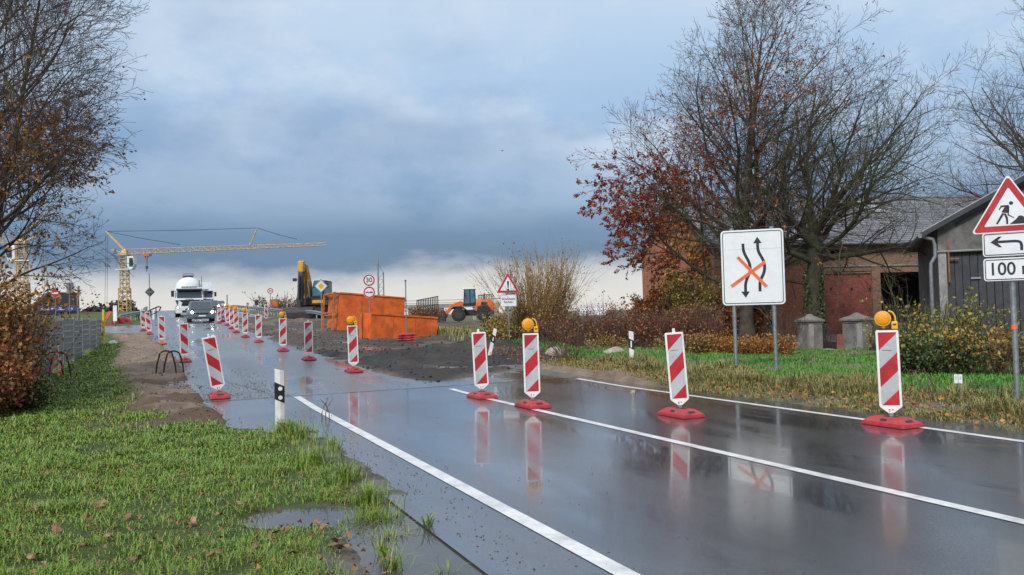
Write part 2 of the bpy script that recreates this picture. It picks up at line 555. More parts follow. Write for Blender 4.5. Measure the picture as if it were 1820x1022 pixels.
def ground_z(s, t):
    x, y = xy(s, t)
    z = base_st(s, t)
    rag = (fbm(x, y, 3, 1.6) - .5) * .55
    dd = np.hypot(x, y)
    road = smooth(0, .14, t - left_edge(s) - .14 + rag * .35) * smooth(0, .14, right_edge(s) - t + rag * .35) * (1 - smooth(190, 200, s))
    side = (smooth(50, 51.5, s + rag) * (1 - smooth(61.5, 63, s + rag)) * (1 - smooth(-1, 1, t)))
    road = np.maximum(road, side)
    d = dirt_mask(s, t, rag)
    lumps = (fbm(x, y, 11, .55) - .42) * .34 + (fbm(x, y, 17, 2.3) - .5) * .20 + (fbm(s * .18, t, 19, 2.6) - .5) * .16 * smooth(17, 19, s)
    lumps = lumps + .26 * np.exp(-((s - 24 - (t - 7) * .4) / 1.8) ** 2) * smooth(5.6, 6.6, t) * (.5 + fbm(x, y, 37, 1.4))
    sd = sand_mask(s, t, rag)
    bumps = ((fbm(x, y, 5, .7) - .5) * .07 + (fbm(x, y, 7, 3.0) - .5) * .035) * (1 - .6 * np.clip(mud_mask(x, y), 0, 1))
    bank = smooth(9.5, 10.6, t) * (1 - smooth(12, 15, t)) * .05 * (1 - smooth(14, 17, s))
    off = bumps + .012 + bank + sd * ((fbm(x, y, 23, .9) - .35) * .42 + (fbm(x, y, 29, 4) - .5) * .10)
    edge_pool = smooth(1.05, 1.45, t) * smooth(3.4, 4.1, s) * (1 - smooth(6.5, 6.9, s))
    off = off - pool_depth(x, y) * .11 - edge_pool * .034 - smooth(0.6, 1.4, mud_mask(x, y)) * .01
    zz = z - .06 * road + off * (1 - road)
    zz = zz * (1 - d) + (z + .02 + np.maximum(lumps, -.03)) * d
    return zz, road, d, sd


def axis(*spans):
    out = []
    for a, b, step in spans:
        out += list(np.arange(a, b - 1e-6, step))
    return np.array(out + [spans[-1][1]])


S_AX = axis((-900, -100, 100), (-100, -10, 10), (-10, 2, 1), (2, 14, .09), (14, 30, .16), (30, 66, .35), (66, 130, 1.5), (130, 300, 8), (300, 1800, 100))
T_AX = axis((-1600, -200, 100), (-200, -30, 10), (-30, -9, 1), (-9, -3, .25), (-3, 2.4, .09), (2.4, 4.6, .25), (4.6, 14, .16), (14, 24, .5), (24, 60, 2), (60, 200, 10), (200, 1600, 100))
SS, TT = np.meshgrid(S_AX, T_AX, indexing='ij')
ZZ, g_road, g_dirt, g_sand = ground_z(SS, TT)
XX, YY = xy(SS, TT)
ns, ntt = SS.shape
idx = np.arange(ns * ntt).reshape(ns, ntt)
quads = np.stack([idx[:-1, :-1], idx[:-1, 1:], idx[1:, 1:], idx[1:, :-1]], -1).reshape(-1, 4)[:, ::-1]

gm = bpy.data.materials.new('ground')
gm.use_nodes = True
t = gm.node_tree
b = t.nodes['Principled BSDF']
oc = nd(t, 'ShaderNodeTexCoord').outputs['Object']
att = lambda n: nd(t, 'ShaderNodeAttribute', attribute_name=n).outputs['Fac']
n_big, n_mid, n_fin = noise(t, oc, .35, 5), noise(t, oc, 2.2, 6, .62), noise(t, oc, 22, 6, .7)
turf = mixc(t, ramp(t, n_mid, [(.35, 0.0), (.65, 1.0)]), (.045, .085, .012), (.085, .12, .022))
turf = mixc(t, ramp(t, n_fin, [(.5, 0.0), (.7, .8)]), turf, (.075, .055, .03))
lawn = mixc(t, ramp(t, n_mid, [(.35, 0.0), (.65, 1.0)]), (.045, .15, .014), (.075, .20, .02))
turf = mixc(t, att('lawn'), turf, lawn)
straw = mixc(t, n_mid, (.09, .085, .03), (.17, .13, .06))
turf = mixc(t, att('straw'), turf, straw)
field = mixc(t, n_big, (.08, .085, .035), (.13, .11, .06))
turf = mixc(t, att('field'), turf, field)
wet = ramp(t, n_mid, [(.40, 0.0), (.62, 1.0)])
soil = mixc(t, wet, (.014, .014, .015), (.050, .040, .034))
soil = mixc(t, ramp(t, n_fin, [(.55, 0.0), (.74, .5)]), soil, (.085, .08, .075))
sand = mixc(t, wet, (.20, .15, .115), (.30, .225, .17))
sand = mixc(t, ramp(t, n_fin, [(.5, 0.0), (.7, .6)]), sand, (.11, .085, .06))
mud = mixc(t, wet, (.10, .085, .07), (.20, .18, .155))
litter = mixc(t, n_fin, (.07, .045, .03), (.19, .12, .075))
c = mixc(t, att('sand'), turf, sand)
c = mixc(t, att('litter'), c, litter)
c = mixc(t, att('mud'), c, mud)
c = mixc(t, att('dirt'), c, mixc(t, att('brown'), soil, mixc(t, wet, (.09, .066, .045), (.20, .15, .11))))
t.links.new(c, b.inputs['Base Color'])
rr = mth(t, 'SUBTRACT', .92, mth(t, 'MULTIPLY', att('mud'), mth(t, 'MULTIPLY', wet, .6)))
rr = mth(t, 'SUBTRACT', rr, mth(t, 'MULTIPLY', att('dirt'), mth(t, 'MULTIPLY', mth(t, 'SUBTRACT', 1.0, wet), .35)))
t.links.new(rr, b.inputs['Roughness'])
hgt = mth(t, 'ADD', n_fin, mth(t, 'MULTIPLY', n_mid, .8))
t.links.new(nd(t, 'ShaderNodeBump', {'Height': hgt, 'Strength': 1.0, 'Distance': .06}).outputs[0], b.inputs['Normal'])
ground = np_mesh('ground', np.stack([XX, YY, ZZ], -1), quads, mats=(gm,), smooth=True)
tag(ground, kind='structure')
rag = (fbm(XX, YY, 3, 1.6) - .5) * .9
a_lawn = smooth(11.5, 12.4, TT + rag) * (1 - smooth(23, 26, TT)) * (1 - smooth(26, 30, SS))
a_straw = smooth(9.2, 9.7, TT) * (1 - smooth(11.6, 12.4, TT + rag)) * (1 - smooth(27, 30, SS))
a_field = np.maximum(smooth(62, 70, SS) * smooth(10, 13, np.abs(TT)), smooth(30, 60, np.abs(TT)))
a_lit = smooth(.50, .62, fbm(XX, YY, 31, 1.0)) * smooth(-1.6, .2, TT) * (1 - smooth(1.6, 2.2, TT)) * smooth(11.5, 13.5, SS) * (1 - smooth(22, 25, SS))
a_lit = np.maximum(a_lit, smooth(-2.2, -3.2, TT) * smooth(10, 13, SS) * (1 - smooth(30, 36, SS)))
a_brown = smooth(.48, .64, fbm(XX, YY, 41, .45)) * smooth(19, 30, SS) * .8 + smooth(27, 36, SS) * .35
for nme, arr in (('lawn', a_lawn), ('straw', a_straw), ('field', a_field), ('sand', g_sand), ('litter', a_lit), ('dirt', g_dirt),
                 ('mud', np.clip(mud_mask(XX, YY), 0, 1)), ('brown', np.clip(a_brown, 0, 1))):
    at_ = ground.data.attributes.new(nme, 'FLOAT', 'POINT')
    at_.data.foreach_set('value', arr.astype(np.float32).ravel())


# ------------------------------------------------------------------ wet asphalt
def asphalt(name, base, lo, hi, grain, rbase):
    m = bpy.data.materials.new(name)
    m.use_nodes = True
    t = m.node_tree
    b = t.nodes['Principled BSDF']
    oc = nd(t, 'ShaderNodeTexCoord').outputs['Object']
    rot = nd(t, 'ShaderNodeMapping', {'Vector': oc, 'Rotation': (0, 0, -ROAD_RZ)}).outputs[0]
    along = nd(t, 'ShaderNodeMapping', {'Vector': rot, 'Scale': (1.0, .22, 1)}).outputs[0]
    big = noise(t, along, .9, 4, .55)
    mid = noise(t, along, 3.5, 6, .6)
    fine = noise(t, oc, 170, 3, .7)
    col = mixc(t, ramp(t, mid, [(.35, 0.0), (.65, 1.0)]), base, tuple(c * 1.5 for c in base))
    stone_ = noise(t, oc, 55, 4, .75)
    col = mixc(t, ramp(t, fine, [(.5, 0.0), (.75, grain)]), col, (.16, .16, .165))
    col = mixc(t, ramp(t, stone_, [(.50, 0.0), (.66, .75)]), col, (.15, .15, .15))
    col = mixc(t, ramp(t, stone_, [(.30, .7), (.46, 0.0)]), col, (.016, .017, .019))
    # smoother, wetter wheel tracks along both lanes
    cross = nd(t, 'ShaderNodeSeparateXYZ', {0: rot}).outputs[0]
    cross = mth(t, 'ADD', cross, mth(t, 'MULTIPLY', mth(t, 'SUBTRACT', noise(t, along, .5, 2), .5), .5))
    track = mth(t, 'COSINE', mth(t, 'MULTIPLY', mth(t, 'SUBTRACT', cross, 3.35), 2 * math.pi / 1.62))
    patch = ramp(t, noise(t, nd(t, 'ShaderNodeMapping', {'Vector': rot, 'Scale': (1, .45, 1), 'Location': (3, 1, 0)}).outputs[0], .8, 3, .5), [(.45, 0.0), (.55, 1.0)])
    col = mixc(t, mth(t, 'MULTIPLY', patch, .35), col, tuple(c * .5 for c in base))
    specks = nd(t, 'ShaderNodeTexVoronoi', {'Vector': oc, 'Scale': 7.0}).outputs['Distance']
    col = mixc(t, ramp(t, specks, [(.035, .7), (.06, 0.0)]), col, (.24, .2, .16))
    t.links.new(col, b.inputs['Base Color'])
    film = ramp(t, mth(t, 'SUBTRACT', mth(t, 'ADD', mth(t, 'ADD', mth(t, 'MULTIPLY', big, .62), mth(t, 'MULTIPLY', mid, .30)), mth(t, 'MULTIPLY', stone_, .10)), mth(t, 'MULTIPLY', track, .035)), [(.42, lo), (.53, hi)], 'EASE')
    t.links.new(mth(t, 'MULTIPLY', film, 1.0), b.inputs['Roughness'])
    b.inputs['IOR'].default_value = 1.5
    b.inputs['Specular IOR Level'].default_value = .5
    b.inputs['Coat Weight'].default_value = .8
    b.inputs['Coat IOR'].default_value = 1.36
    t.links.new(mth(t, 'MULTIPLY', film, .9), b.inputs['Coat Roughness'])
    h = mth(t, 'ADD', mth(t, 'ADD', fine, stone_), mth(t, 'MULTIPLY', noise(t, oc, 14, 3, .6), 1.2))
    bp = nd(t, 'ShaderNodeBump', {'Height': h, 'Strength': mth(t, 'MULTIPLY', film, rbase), 'Distance': .006})
    t.links.new(bp.outputs[0], b.inputs['Normal'])
    return m


M['asphalt_wet'] = asphalt('wet_asphalt', (.046, .052, .062), .04, .15, .35, 2.0)
M['asphalt_old'] = asphalt('worn_wet_asphalt', (.075, .077, .081), .10, .38, .5, 1.1)


def sheet(name, s_ax, lo, hi, n, dz, mats, pick=None, ragged=0.0):
    vs, qs, mi = [], [], []
    for i, s in enumerate(s_ax):
        a, bb = float(lo(s)), float(hi(s))
        for j in range(n + 1):
            tt = a + (bb - a) * j / n
            x, y = xy(s, tt)
            vs.append((x, y, float(base_st(s, tt)) + dz))
    for i in range(len(s_ax) - 1):
        for j in range(n):
            k = i * (n + 1) + j
            qs.append((k, k + 1, k + n + 2, k + n + 1))
    o = np_mesh(name, vs, qs, mats=mats)
    return tag(o, kind='structure')


SEAM = 16.2
sheet('road', axis((-60, -5, 5), (-5, SEAM, .5)), lambda s: left_edge(s) - (.06 if s < 11.4 else .3), lambda s: right_edge(s) + .25, 10, .004, ('asphalt_wet',))
o = sheet('far_road', axis((SEAM, 80, .6), (80, 200, 4)), lambda s: left_edge(s) - .3, lambda s: right_edge(s) + .25, 14, .0, ('asphalt_old',))
sheet('side_road', axis((49.5, 63.5, .5)), lambda s: -46, lambda s: -.2, 40, -.006, ('asphalt_old',))
# dark joint and patches of newer tar
M['tar'] = asphalt('tar_joint', (.012, .012, .013), .1, .3, .1, .8)
sheet('tar_joint', np.array([SEAM - .05, SEAM + .04]), lambda s: .9, lambda s: 9.0, 30, .0085, ('tar',))
sheet('tar_joint', axis((17.5, 60, .5)), lambda s: np.interp(s, [17, 20, 30, 60], [2.2, 1.6, 1.45, 1.0]), lambda s: np.interp(s, [17, 20, 30, 60], [2.2, 1.6, 1.45, 1.0]) + .05, 1, .0045, ('tar',))
for (a, bb, c0, c1) in ((2.50, 2.64, -40, SEAM - .12), (5.58, 5.71, -40, 15.6), (8.78, 8.90, -40, 15.9)):
    sheet('road_marking', axis((c0, 0, 4), (0, c1, .5)), lambda s, a=a: a, lambda s, bb=bb: bb, 1, .009, ('marking',))
for (t0, s0, s1) in ((9.2, 76, 150), (-.1, 74, 150), (5.2, 80, 86), (5.2, 92, 98), (5.2, 104, 110)):
    sheet('road_marking', axis((s0, s1, 2)), lambda s, t0=t0: t0, lambda s, t0=t0: t0 + .15, 1, .008, ('marking',))
# standing water on the verge
wm = bpy.data.materials.new('puddle_water')
wm.use_nodes = True
wb = wm.node_tree.nodes['Principled BSDF']
wb.inputs['Base Color'].default_value = (.075, .07, .06, 1)
wb.inputs['Roughness'].default_value = .02
wb.inputs['IOR'].default_value = 1.45
woc = nd(wm.node_tree, 'ShaderNodeTexCoord').outputs['Object']
wm.node_tree.links.new(nd(wm.node_tree, 'ShaderNodeBump', {'Height': noise(wm.node_tree, woc, 6, 3), 'Strength': .05, 'Distance': .01}).outputs[0], wb.inputs['Normal'])
pv = []
for k in range(40):
    q = 2 * math.pi * k / 40
    pv.append((-1.72 + .75 * math.cos(q), 6.45 + .5 * math.sin(q)))
MB().prism(pv, -.2, -.016, 'z').build('puddle', wm)['kind'] = 'structure'
pv2 = [xy(s_, t_) for s_, t_ in ((6.6, 1.3), (6.5, 1.95), (5.4, 1.95), (3.6, 1.95), (3.3, 1.6), (4.0, 1.1), (5.4, 1.05))]
MB().prism(pv2, -.2, -.009, 'z').build('puddle', wm)['kind'] = 'structure'

# ------------------------------------------------------------------ the brick barn
BA = math.radians(8)
_c = on_ground(1272, 43)
BO = (_c.x, _c.y)
BZ = -.35
bu = lambda px, py: wall_hit(px, py, BO, BA)
barn = thing('brick_barn', 'long weathered brick barn with grey slate roof behind the bare trees', 'barn', (BO[0], BO[1], BZ), BA)
L_, D_, EAVE, RIDGE = 24.0, 13.0, 5.05 - BZ, 8.35 - BZ
u_win, z_win = bu(1488, 452); z_win -= BZ
u_a = bu(1463, 500)[0]; u_b = bu(1549, 500)[0]; u_c = bu(1564, 500)[0]; u_d = u_c + 4.3
z_top = bu(1570, 484)[1] - BZ
z_str = bu(1500, 473)[1] - BZ
W_T = .4
mb = MB()                                                          # upper weathered wall with the window opening left free
ww, wh = .42, .34
mb.box((u_win / 2 - ww / 2, W_T / 2, (z_str + EAVE) / 2), (u_win - ww, W_T, EAVE - z_str))
mb.box(((u_win + ww + L_) / 2, W_T / 2, (z_str + EAVE) / 2), (L_ - u_win - ww, W_T, EAVE - z_str))
mb.box((u_win, W_T / 2, (z_win - wh + z_str) / 2), (2 * ww, W_T, z_win - wh - z_str))
mb.box((u_win, W_T / 2, (z_win + wh + EAVE) / 2), (2 * ww, W_T, EAVE - z_win - wh))
mb.build('upper_wall', 'brick_old', barn)
mb = MB().box((u_a / 2, W_T / 2, z_str / 2), (u_a, W_T, z_str))
mb.build('side_wall', 'brick_or', barn)
mb = MB().box(((u_a + u_b) / 2, W_T / 2 + .06, (z_top + .1) / 2), (u_b - u_a, W_T - .12, z_top + .1))
mb.build('infill_wall', 'brick_red', barn)
mb = MB().box(((u_b + u_c) / 2, W_T / 2 - .03, z_str / 2), (u_c - u_b, W_T + .06, z_str))
mb.box(((u_a + u_b) / 2, W_T / 2, (z_top + .1 + z_str) / 2), (u_b - u_a, W_T, z_str - z_top - .1))
mb.box(((u_c + u_d) / 2, W_T / 2, (z_top + z_str) / 2), (u_d - u_c, W_T, z_str - z_top))
mb.box((u_a - .14, -.03, z_str / 2), (.28, .06, z_str))
mb.box(((u_d + L_) / 2, W_T / 2, z_str / 2), (L_ - u_d, W_T, z_str))
mb.build('pilaster', 'brick_old', barn)
MB().box(((u_a + L_) / 2, -.035, z_str), (L_ - u_a, .07, .07)).build('string_course', 'render_lt', barn)
wn = MB().box((u_win, W_T / 2 + .1, z_win), (2 * ww, .02, 2 * wh)).build('window', 'dark', barn)
MB().box((u_win, W_T / 2 + .06, z_win), (.05, .05, 2 * wh)).box((u_win, W_T / 2 + .06, z_win + .05), (2 * ww, .04, .04)).build('window_frame', 'wood_dark', wn)
MB().prism([(u_win - ww, z_win + wh), (u_win, z_win + wh - .10), (u_win + ww, z_win + wh), (u_win + ww, z_win + wh + .01), (u_win - ww, z_win + wh + .01)], -.01, .2).build('window_arch', 'brick_old', wn)
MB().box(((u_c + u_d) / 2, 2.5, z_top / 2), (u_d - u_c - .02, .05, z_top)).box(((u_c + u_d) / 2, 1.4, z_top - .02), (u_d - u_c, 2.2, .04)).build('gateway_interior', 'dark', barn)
gab = [(0, 0), (D_, 0), (D_, EAVE), (D_ / 2, RIDGE), (0, EAVE)]
g2 = [(W_T + .002, 0), (D_, 0), (D_, EAVE), (D_ / 2, RIDGE), (W_T + .002, EAVE + .2)]
MB().prism(g2, 0, W_T, 'x').build('gable_wall', 'brick_or', barn)
MB().prism(g2, L_ - W_T, L_, 'x').box((L_ / 2, D_ - W_T / 2, EAVE / 2), (L_ - 2 * W_T - .01, W_T, EAVE)).build('back_wall', 'brick_old', barn)
sl = math.atan2(RIDGE - EAVE, D_ / 2)
mr = bpy.data.materials['grey_slate']
rw = .10
for side in (0, 1):
    yy0, yy1 = (-.45, D_ / 2) if side == 0 else (D_ + .45, D_ / 2)
    z0 = EAVE - .45 * math.tan(sl) + .1
    f = MB()
    rows = 26                                                       # courses of slate, each lapping over the one below
    for k in range(rows):
        ya, yb = yy0 + (yy1 - yy0) * k / rows, yy0 + (yy1 - yy0) * (k + 1) / rows
        za, zb = z0 + (RIDGE + .1 - z0) * k / rows, z0 + (RIDGE + .1 - z0) * (k + 1) / rows
        sag = [(-.35, 0), (L_ * .3, -.05), (L_ * .6, .03), (L_ + .35, 0)]
        for (xa, sa), (xb, sb) in zip(sag[:-1], sag[1:]):
            fr = math.sin(math.pi * (k + .5) / rows)
            f.add([(xa, ya, za + .035 + sa * fr), (xb, ya, za + .035 + sb * fr), (xb, yb, zb + sb * fr), (xa, yb, zb + sa * fr),
                   (xa, ya, za - .06 + sa * fr), (xb, ya, za - .06 + sb * fr), (xb, yb, zb - .1 + sb * fr), (xa, yb, zb - .1 + sa * fr)],
                  [(0, 1, 2, 3), (7, 6, 5, 4), (0, 4, 5, 1), (1, 5, 6, 2), (2, 6, 7, 3), (3, 7, 4, 0)])
    rf = f.build('roof', 'slate', barn)
    if side == 0:
        for (pa, pb, za, zb) in ((1618, 1655, .62, .9), (1378, 1440, .05, .25)):
            ua, ub = bu(pa, 380)[0], bu(pb, 380)[0]
            MB().add([(ua, yy0 + (yy1 - yy0) * za, z0 + (RIDGE + .1 - z0) * za + .09), (ub, yy0 + (yy1 - yy0) * za, z0 + (RIDGE + .1 - z0) * za + .09),
                      (ub, yy0 + (yy1 - yy0) * zb, z0 + (RIDGE + .1 - z0) * zb + .09), (ua, yy0 + (yy1 - yy0) * zb, z0 + (RIDGE + .1 - z0) * zb + .09)],
                     [(0, 1, 2, 3)]).build('roof_sheet', 'roof_lt', rf)
MB().tube([(-.4, D_ / 2, RIDGE + .14), (L_ * .5, D_ / 2, RIDGE + .1), (L_ + .4, D_ / 2, RIDGE + .14)], .13, 8).build('ridge', 'slate', barn)
MB().tube([(-.3, -.52, EAVE - .12), (L_ + .3, -.52, EAVE - .16)], .07, 8).build('gutter', 'galv_dull', barn)
for px_ in (1478, 1515, 1547):
    MB().box((bu(px_, 513)[0], .055, bu(px_, 513)[1] - BZ), (.11, .012, .10)).build('putlog_hole', 'dark', barn)
MB().box(((u_a + u_b) / 2, .045, z_top + .02), (u_b - u_a - .02, .03, .09)).build('lintel_course', 'brick_old', barn)
# one small low door and a plinth recess left of the trunk
MB().box((bu(1330, 560)[0], -.02, .95), (1.1, .06, 1.9)).build('door', 'wood_dark', barn)

# ------------------------------------------------------------------ the grey shed
SA = math.radians(-24)
_c = on_ground(1672, 27.5)
SO = (_c.x, _c.y)
SZ = -.3
su = lambda px, py: wall_hit(px, py, SO, SA)
shed = thing('grey_shed', 'grey rendered shed with dark plank doors and a zinc downpipe at the corner', 'shed', (SO[0], SO[1], SZ), SA)
ue, ze = su(1672, 404); ut, zt = su(1820, 322)
ze -= SZ; zt -= SZ
slope = (zt - ze) / (ut - ue)
HW = ut + 1.6
apex = ze + slope * HW
zb_ = su(1683, 449)[1] - SZ
ud = su(1684, 500)[0]
SD = 11.0
g = [(0, 0), (ud, 0), (ud, zb_), (2 * HW - ud, zb_), (2 * HW - ud, 0), (2 * HW, 0), (2 * HW, ze), (HW, apex), (0, ze)]
MB().prism(g, 0, .3).build('gable_wall', 'render', shed)
MB().box((.15, SD / 2 + .15, ze / 2), (.3, SD - .31, ze)).box((2 * HW - .15, SD / 2 + .15, ze / 2), (.3, SD - .31, ze)).box((HW, SD, ze / 2), (2 * HW - .7, .3, ze)).build('side_wall', 'render', shed)
MB().box((ud / 2 - .01, -.012, zb_ / 2), (ud, .024, zb_)).build('corner_strip', 'render_lt', shed)
nb = 34
bw = (2 * HW - 2 * ud - .02) / nb
rnd = random.Random(5)
for k in range(nb):
    q = MB().box((ud + .01 + bw * (k + .5), .13 + rnd.uniform(-.012, .012), zb_ / 2), (bw - .018, .05, zb_ - .03)).build('plank', 'wood_dark', shed)
MB().tube([(ud - .3, -.06, zb_ + .04), (2 * HW - ud, -.06, zb_ + .04)], .035, 6).build('door_rail', 'render_lt', shed)
MB().box((ud + .06, -.05, zb_ - .28), (.05, .05, 1.5)).box((ud + .22, -.05, zb_ - .22), (.3, .05, .05)).build('door_hinge', 'rust', shed)
MB().box((su(1735, 494)[0], .07, su(1735, 494)[1] - SZ), (.3, .05, .06)).build('door_handle', 'galv', shed)
for sgn in (1, -1):
    e = HW - sgn * (HW + .5)
    f = MB()
    z0 = ze - .5 * slope
    f.add([(e, -.35, z0 + .02), (HW, -.35, apex + .02), (HW, SD + .3, apex + .02), (e, SD + .3, z0 + .02),
           (e, -.35, z0 + .16), (HW, -.35, apex + .16), (HW, SD + .3, apex + .16), (e, SD + .3, z0 + .16)],
          [(0, 1, 2, 3), (4, 5, 6, 7), (0, 1, 5, 4), (1, 2, 6, 5), (2, 3, 7, 6), (3, 0, 4, 7)])
    f.build('roof', 'roof_lt', shed)
    f = MB()
    f.add([(e, -.38, z0 - .06), (HW, -.38, apex - .06), (HW, -.352, apex - .06), (e, -.352, z0 - .06),
           (e, -.38, z0 + .12), (HW, -.38, apex + .12), (HW, -.352, apex + .12), (e, -.352, z0 + .12)],
          [(0, 1, 2, 3), (4, 5, 6, 7), (0, 1, 5, 4), (1, 2, 6, 5), (2, 3, 7, 6), (3, 0, 4, 7)])
    f.build('bargeboard', 'wood_dark', shed)
f = MB()
f.add([(.55, -.05, ze - .02), (HW - .1, -.05, ze + slope * (HW - .65)), (HW - .1, -.05, ze + slope * (HW - .65) + .12), (.55, -.05, ze + .10)], [(0, 1, 2, 3)])
f.add([(.55, -.002, ze - .02), (HW - .1, -.002, ze + slope * (HW - .65)), (HW - .1, -.002, ze + slope * (HW - .65) + .12), (.55, -.002, ze + .10)], [(3, 2, 1, 0)])
f.build('eaves_beam', 'wood_dark', shed)
MB().tube([(-.55, -.3, ze - .28), (-.55, SD, ze - .2)], .08, 8).build('gutter', 'galv_dull', shed)
MB().tube([(-.5, -.2, ze - .3), (-.16, -.14, ze - .42), (-.1, -.1, ze - .62), (-.1, -.1, ze - 1.0), (-.24, -.12, ze - 1.25), (-.26, -.12, ze - 1.5), (-.26, -.12, .1)],
          .065, 10).build('downpipe', 'galv_dull', shed, smooth=True)

# ------------------------------------------------------------------ gate pillars and iron gate
def pillar(px, py, w, h, label, cap=True, rz=.25):
    p = gp(px, py)
    o = thing('gate_pillar', label, 'pillar', (p.x, p.y, p.z - .05), rz, 'old rendered gate pillars')
    MB().box((0, 0, h / 2), (w, w, h)).build('shaft', 'pillar', o, bevel=.015)
    MB().box((-w * .28, -w / 2 - .02, h * .48), (w * .3, .04, h * .9)).build('pilaster_strip', 'render_lt', o)
    MB().box((0, 0, h + .04), (w + .16, w + .16, .08)).box((0, 0, h - .055), (w + .06, w + .06, .05)).build('cap_slab', 'pillar', o, bevel=.012)
    if cap:
        prof = [(w * .5 + .03, .0), (w * .44, .05), (w * .26, .10), (w * .13, .17), (.06, .21), (0.001, .225)]
        f = MB()
        for (r0, z0), (r1, z1) in zip(prof[:-1], prof[1:]):
            f.add([(sx * r, sy * r, h + .08 + z) for r, z in ((r0, z0), (r1, z1)) for sx, sy in ((-1, -1), (1, -1), (1, 1), (-1, 1))],
                  [(0, 1, 5, 4), (1, 2, 6, 5), (2, 3, 7, 6), (3, 0, 4, 7)])
        f.build('finial', 'pillar', o)
    return o, p


P1, p1 = pillar(1441, 625, .66, 1.22, 'cement gate pillar with curved cap, in front of the mossy tree trunk')
P2, p2 = pillar(1525, 627, .72, 1.24, 'cement gate pillar with curved cap, between the iron gate and the iron fence panel')
P3, p3 = pillar(1592, 633, .66, 1.08, 'flat capped cement pillar behind the red and white beacon nearest the shrubs', cap=False)


def iron_panel(a, b_, h, name, label, cat, n, bow=0.0):
    v = (b_ - a)
    ln = math.hypot(v.x, v.y)
    o = thing(name, label, cat, (a.x, a.y, min(a.z, b_.z) + .04), math.atan2(v.y, v.x))
    top = lambda u: h + bow * (u / ln - .5)
    fr = MB().box((.05, 0, top(0) / 2), (.045, .045, top(0))).box((ln - .05, 0, top(ln) / 2), (.045, .045, top(ln)))
    fr.tube([(.05, 0, .12), (ln - .05, 0, .12)], .02, 6).tube([(.05, 0, top(.05) - .06), (ln - .05, 0, top(ln) - .06)], .02, 6)
    fr.build('frame', 'darksteel', o)
    for k in range(n):
        u = .05 + (ln - .1) * (k + 1) / (n + 1)
        MB().tube([(u, 0, .05), (u, 0, top(u) - .02), (u, 0, top(u) + .05)], [.013, .013, .002], 5).build('bar', 'darksteel', o)
    MB().box((ln / 2, .012, .22), (ln - .16, .006, .28)).build('kick_plate', 'darksteel', o)


off = Vector((.38, .05, 0))
iron_panel(p1 + off, p1 + (p2 - p1) * .62, .92, 'iron_gate', 'dark iron gate standing between the two capped pillars', 'gate', 11, -.25)
iron_panel(p2 + off, p3 - off * .9, .72, 'iron_fence', 'low dark iron fence panel between the capped pillar and the flat pillar', 'fence', 13)
mid = p1 + (p2 - p1) * .77
o = thing('brick_pier', 'low red brick pier beside the iron gate', 'pier', (mid.x, mid.y + .1, mid.z - .04), .25)
MB().box((0, 0, .36), (.46, .4, .72), taper=.92).build('shaft', 'brick_red', o, bevel=.01)

# ------------------------------------------------------------------ trees, shrubs, grass
def tubes_np(polys):
    """many tapered tubes at once: polys = list of (points, radii, sides)"""
    groups = {}
    for p, r, n in polys:
        groups.setdefault((len(p), n), []).append((p, r))
    V, Q, o = [], [], 0
    for (k, n), lst in groups.items():
        P = np.array([a for a, _ in lst], float)
        R = np.array([a for _, a in lst], float)
        Tn = np.gradient(P, axis=1)
        Tn /= np.linalg.norm(Tn, axis=-1, keepdims=True) + 1e-9
        ref = np.where(np.abs(Tn[:, :1, 2:3]) < .8, np.array([0, 0, 1.]), np.array([1., 0, 0]))
        A = np.cross(Tn, np.broadcast_to(ref, Tn.shape)); A /= np.linalg.norm(A, axis=-1, keepdims=True) + 1e-9
        B = np.cross(Tn, A)
        q = 2 * np.pi * np.arange(n) / n
        ring = P[:, :, None] + R[:, :, None, None] * (A[:, :, None] * np.cos(q)[None, None, :, None] + B[:, :, None] * np.sin(q)[None, None, :, None])
        N = len(lst)
        V.append(ring.reshape(-1, 3))
        ids = o + np.arange(N * k * n).reshape(N, k, n)
        a, b_ = ids[:, :-1], ids[:, 1:]
        Q.append(np.stack([a, np.roll(a, -1, 2), np.roll(b_, -1, 2), b_], -1).reshape(-1, 4))
        o += N * k * n
    return np.concatenate(V), np.concatenate(Q)


def leaves_np(pos, dirs, size, rng, fold=.25, wid=.55):
    n = len(pos)
    d = dirs / (np.linalg.norm(dirs, axis=1, keepdims=True) + 1e-9)
    r = rng.normal(size=(n, 3))
    s = np.cross(d, r); s /= np.linalg.norm(s, axis=1, keepdims=True) + 1e-9
    u = np.cross(s, d)
    L = size[:, None]
    v = np.stack([pos, pos + d * L * .45 + s * L * wid * .5 + u * L * fold, pos + d * L, pos + d * L * .45 - s * L * wid * .5 + u * L * fold], 1)
    return v.reshape(-1, 3), np.arange(n * 4).reshape(n, 4)


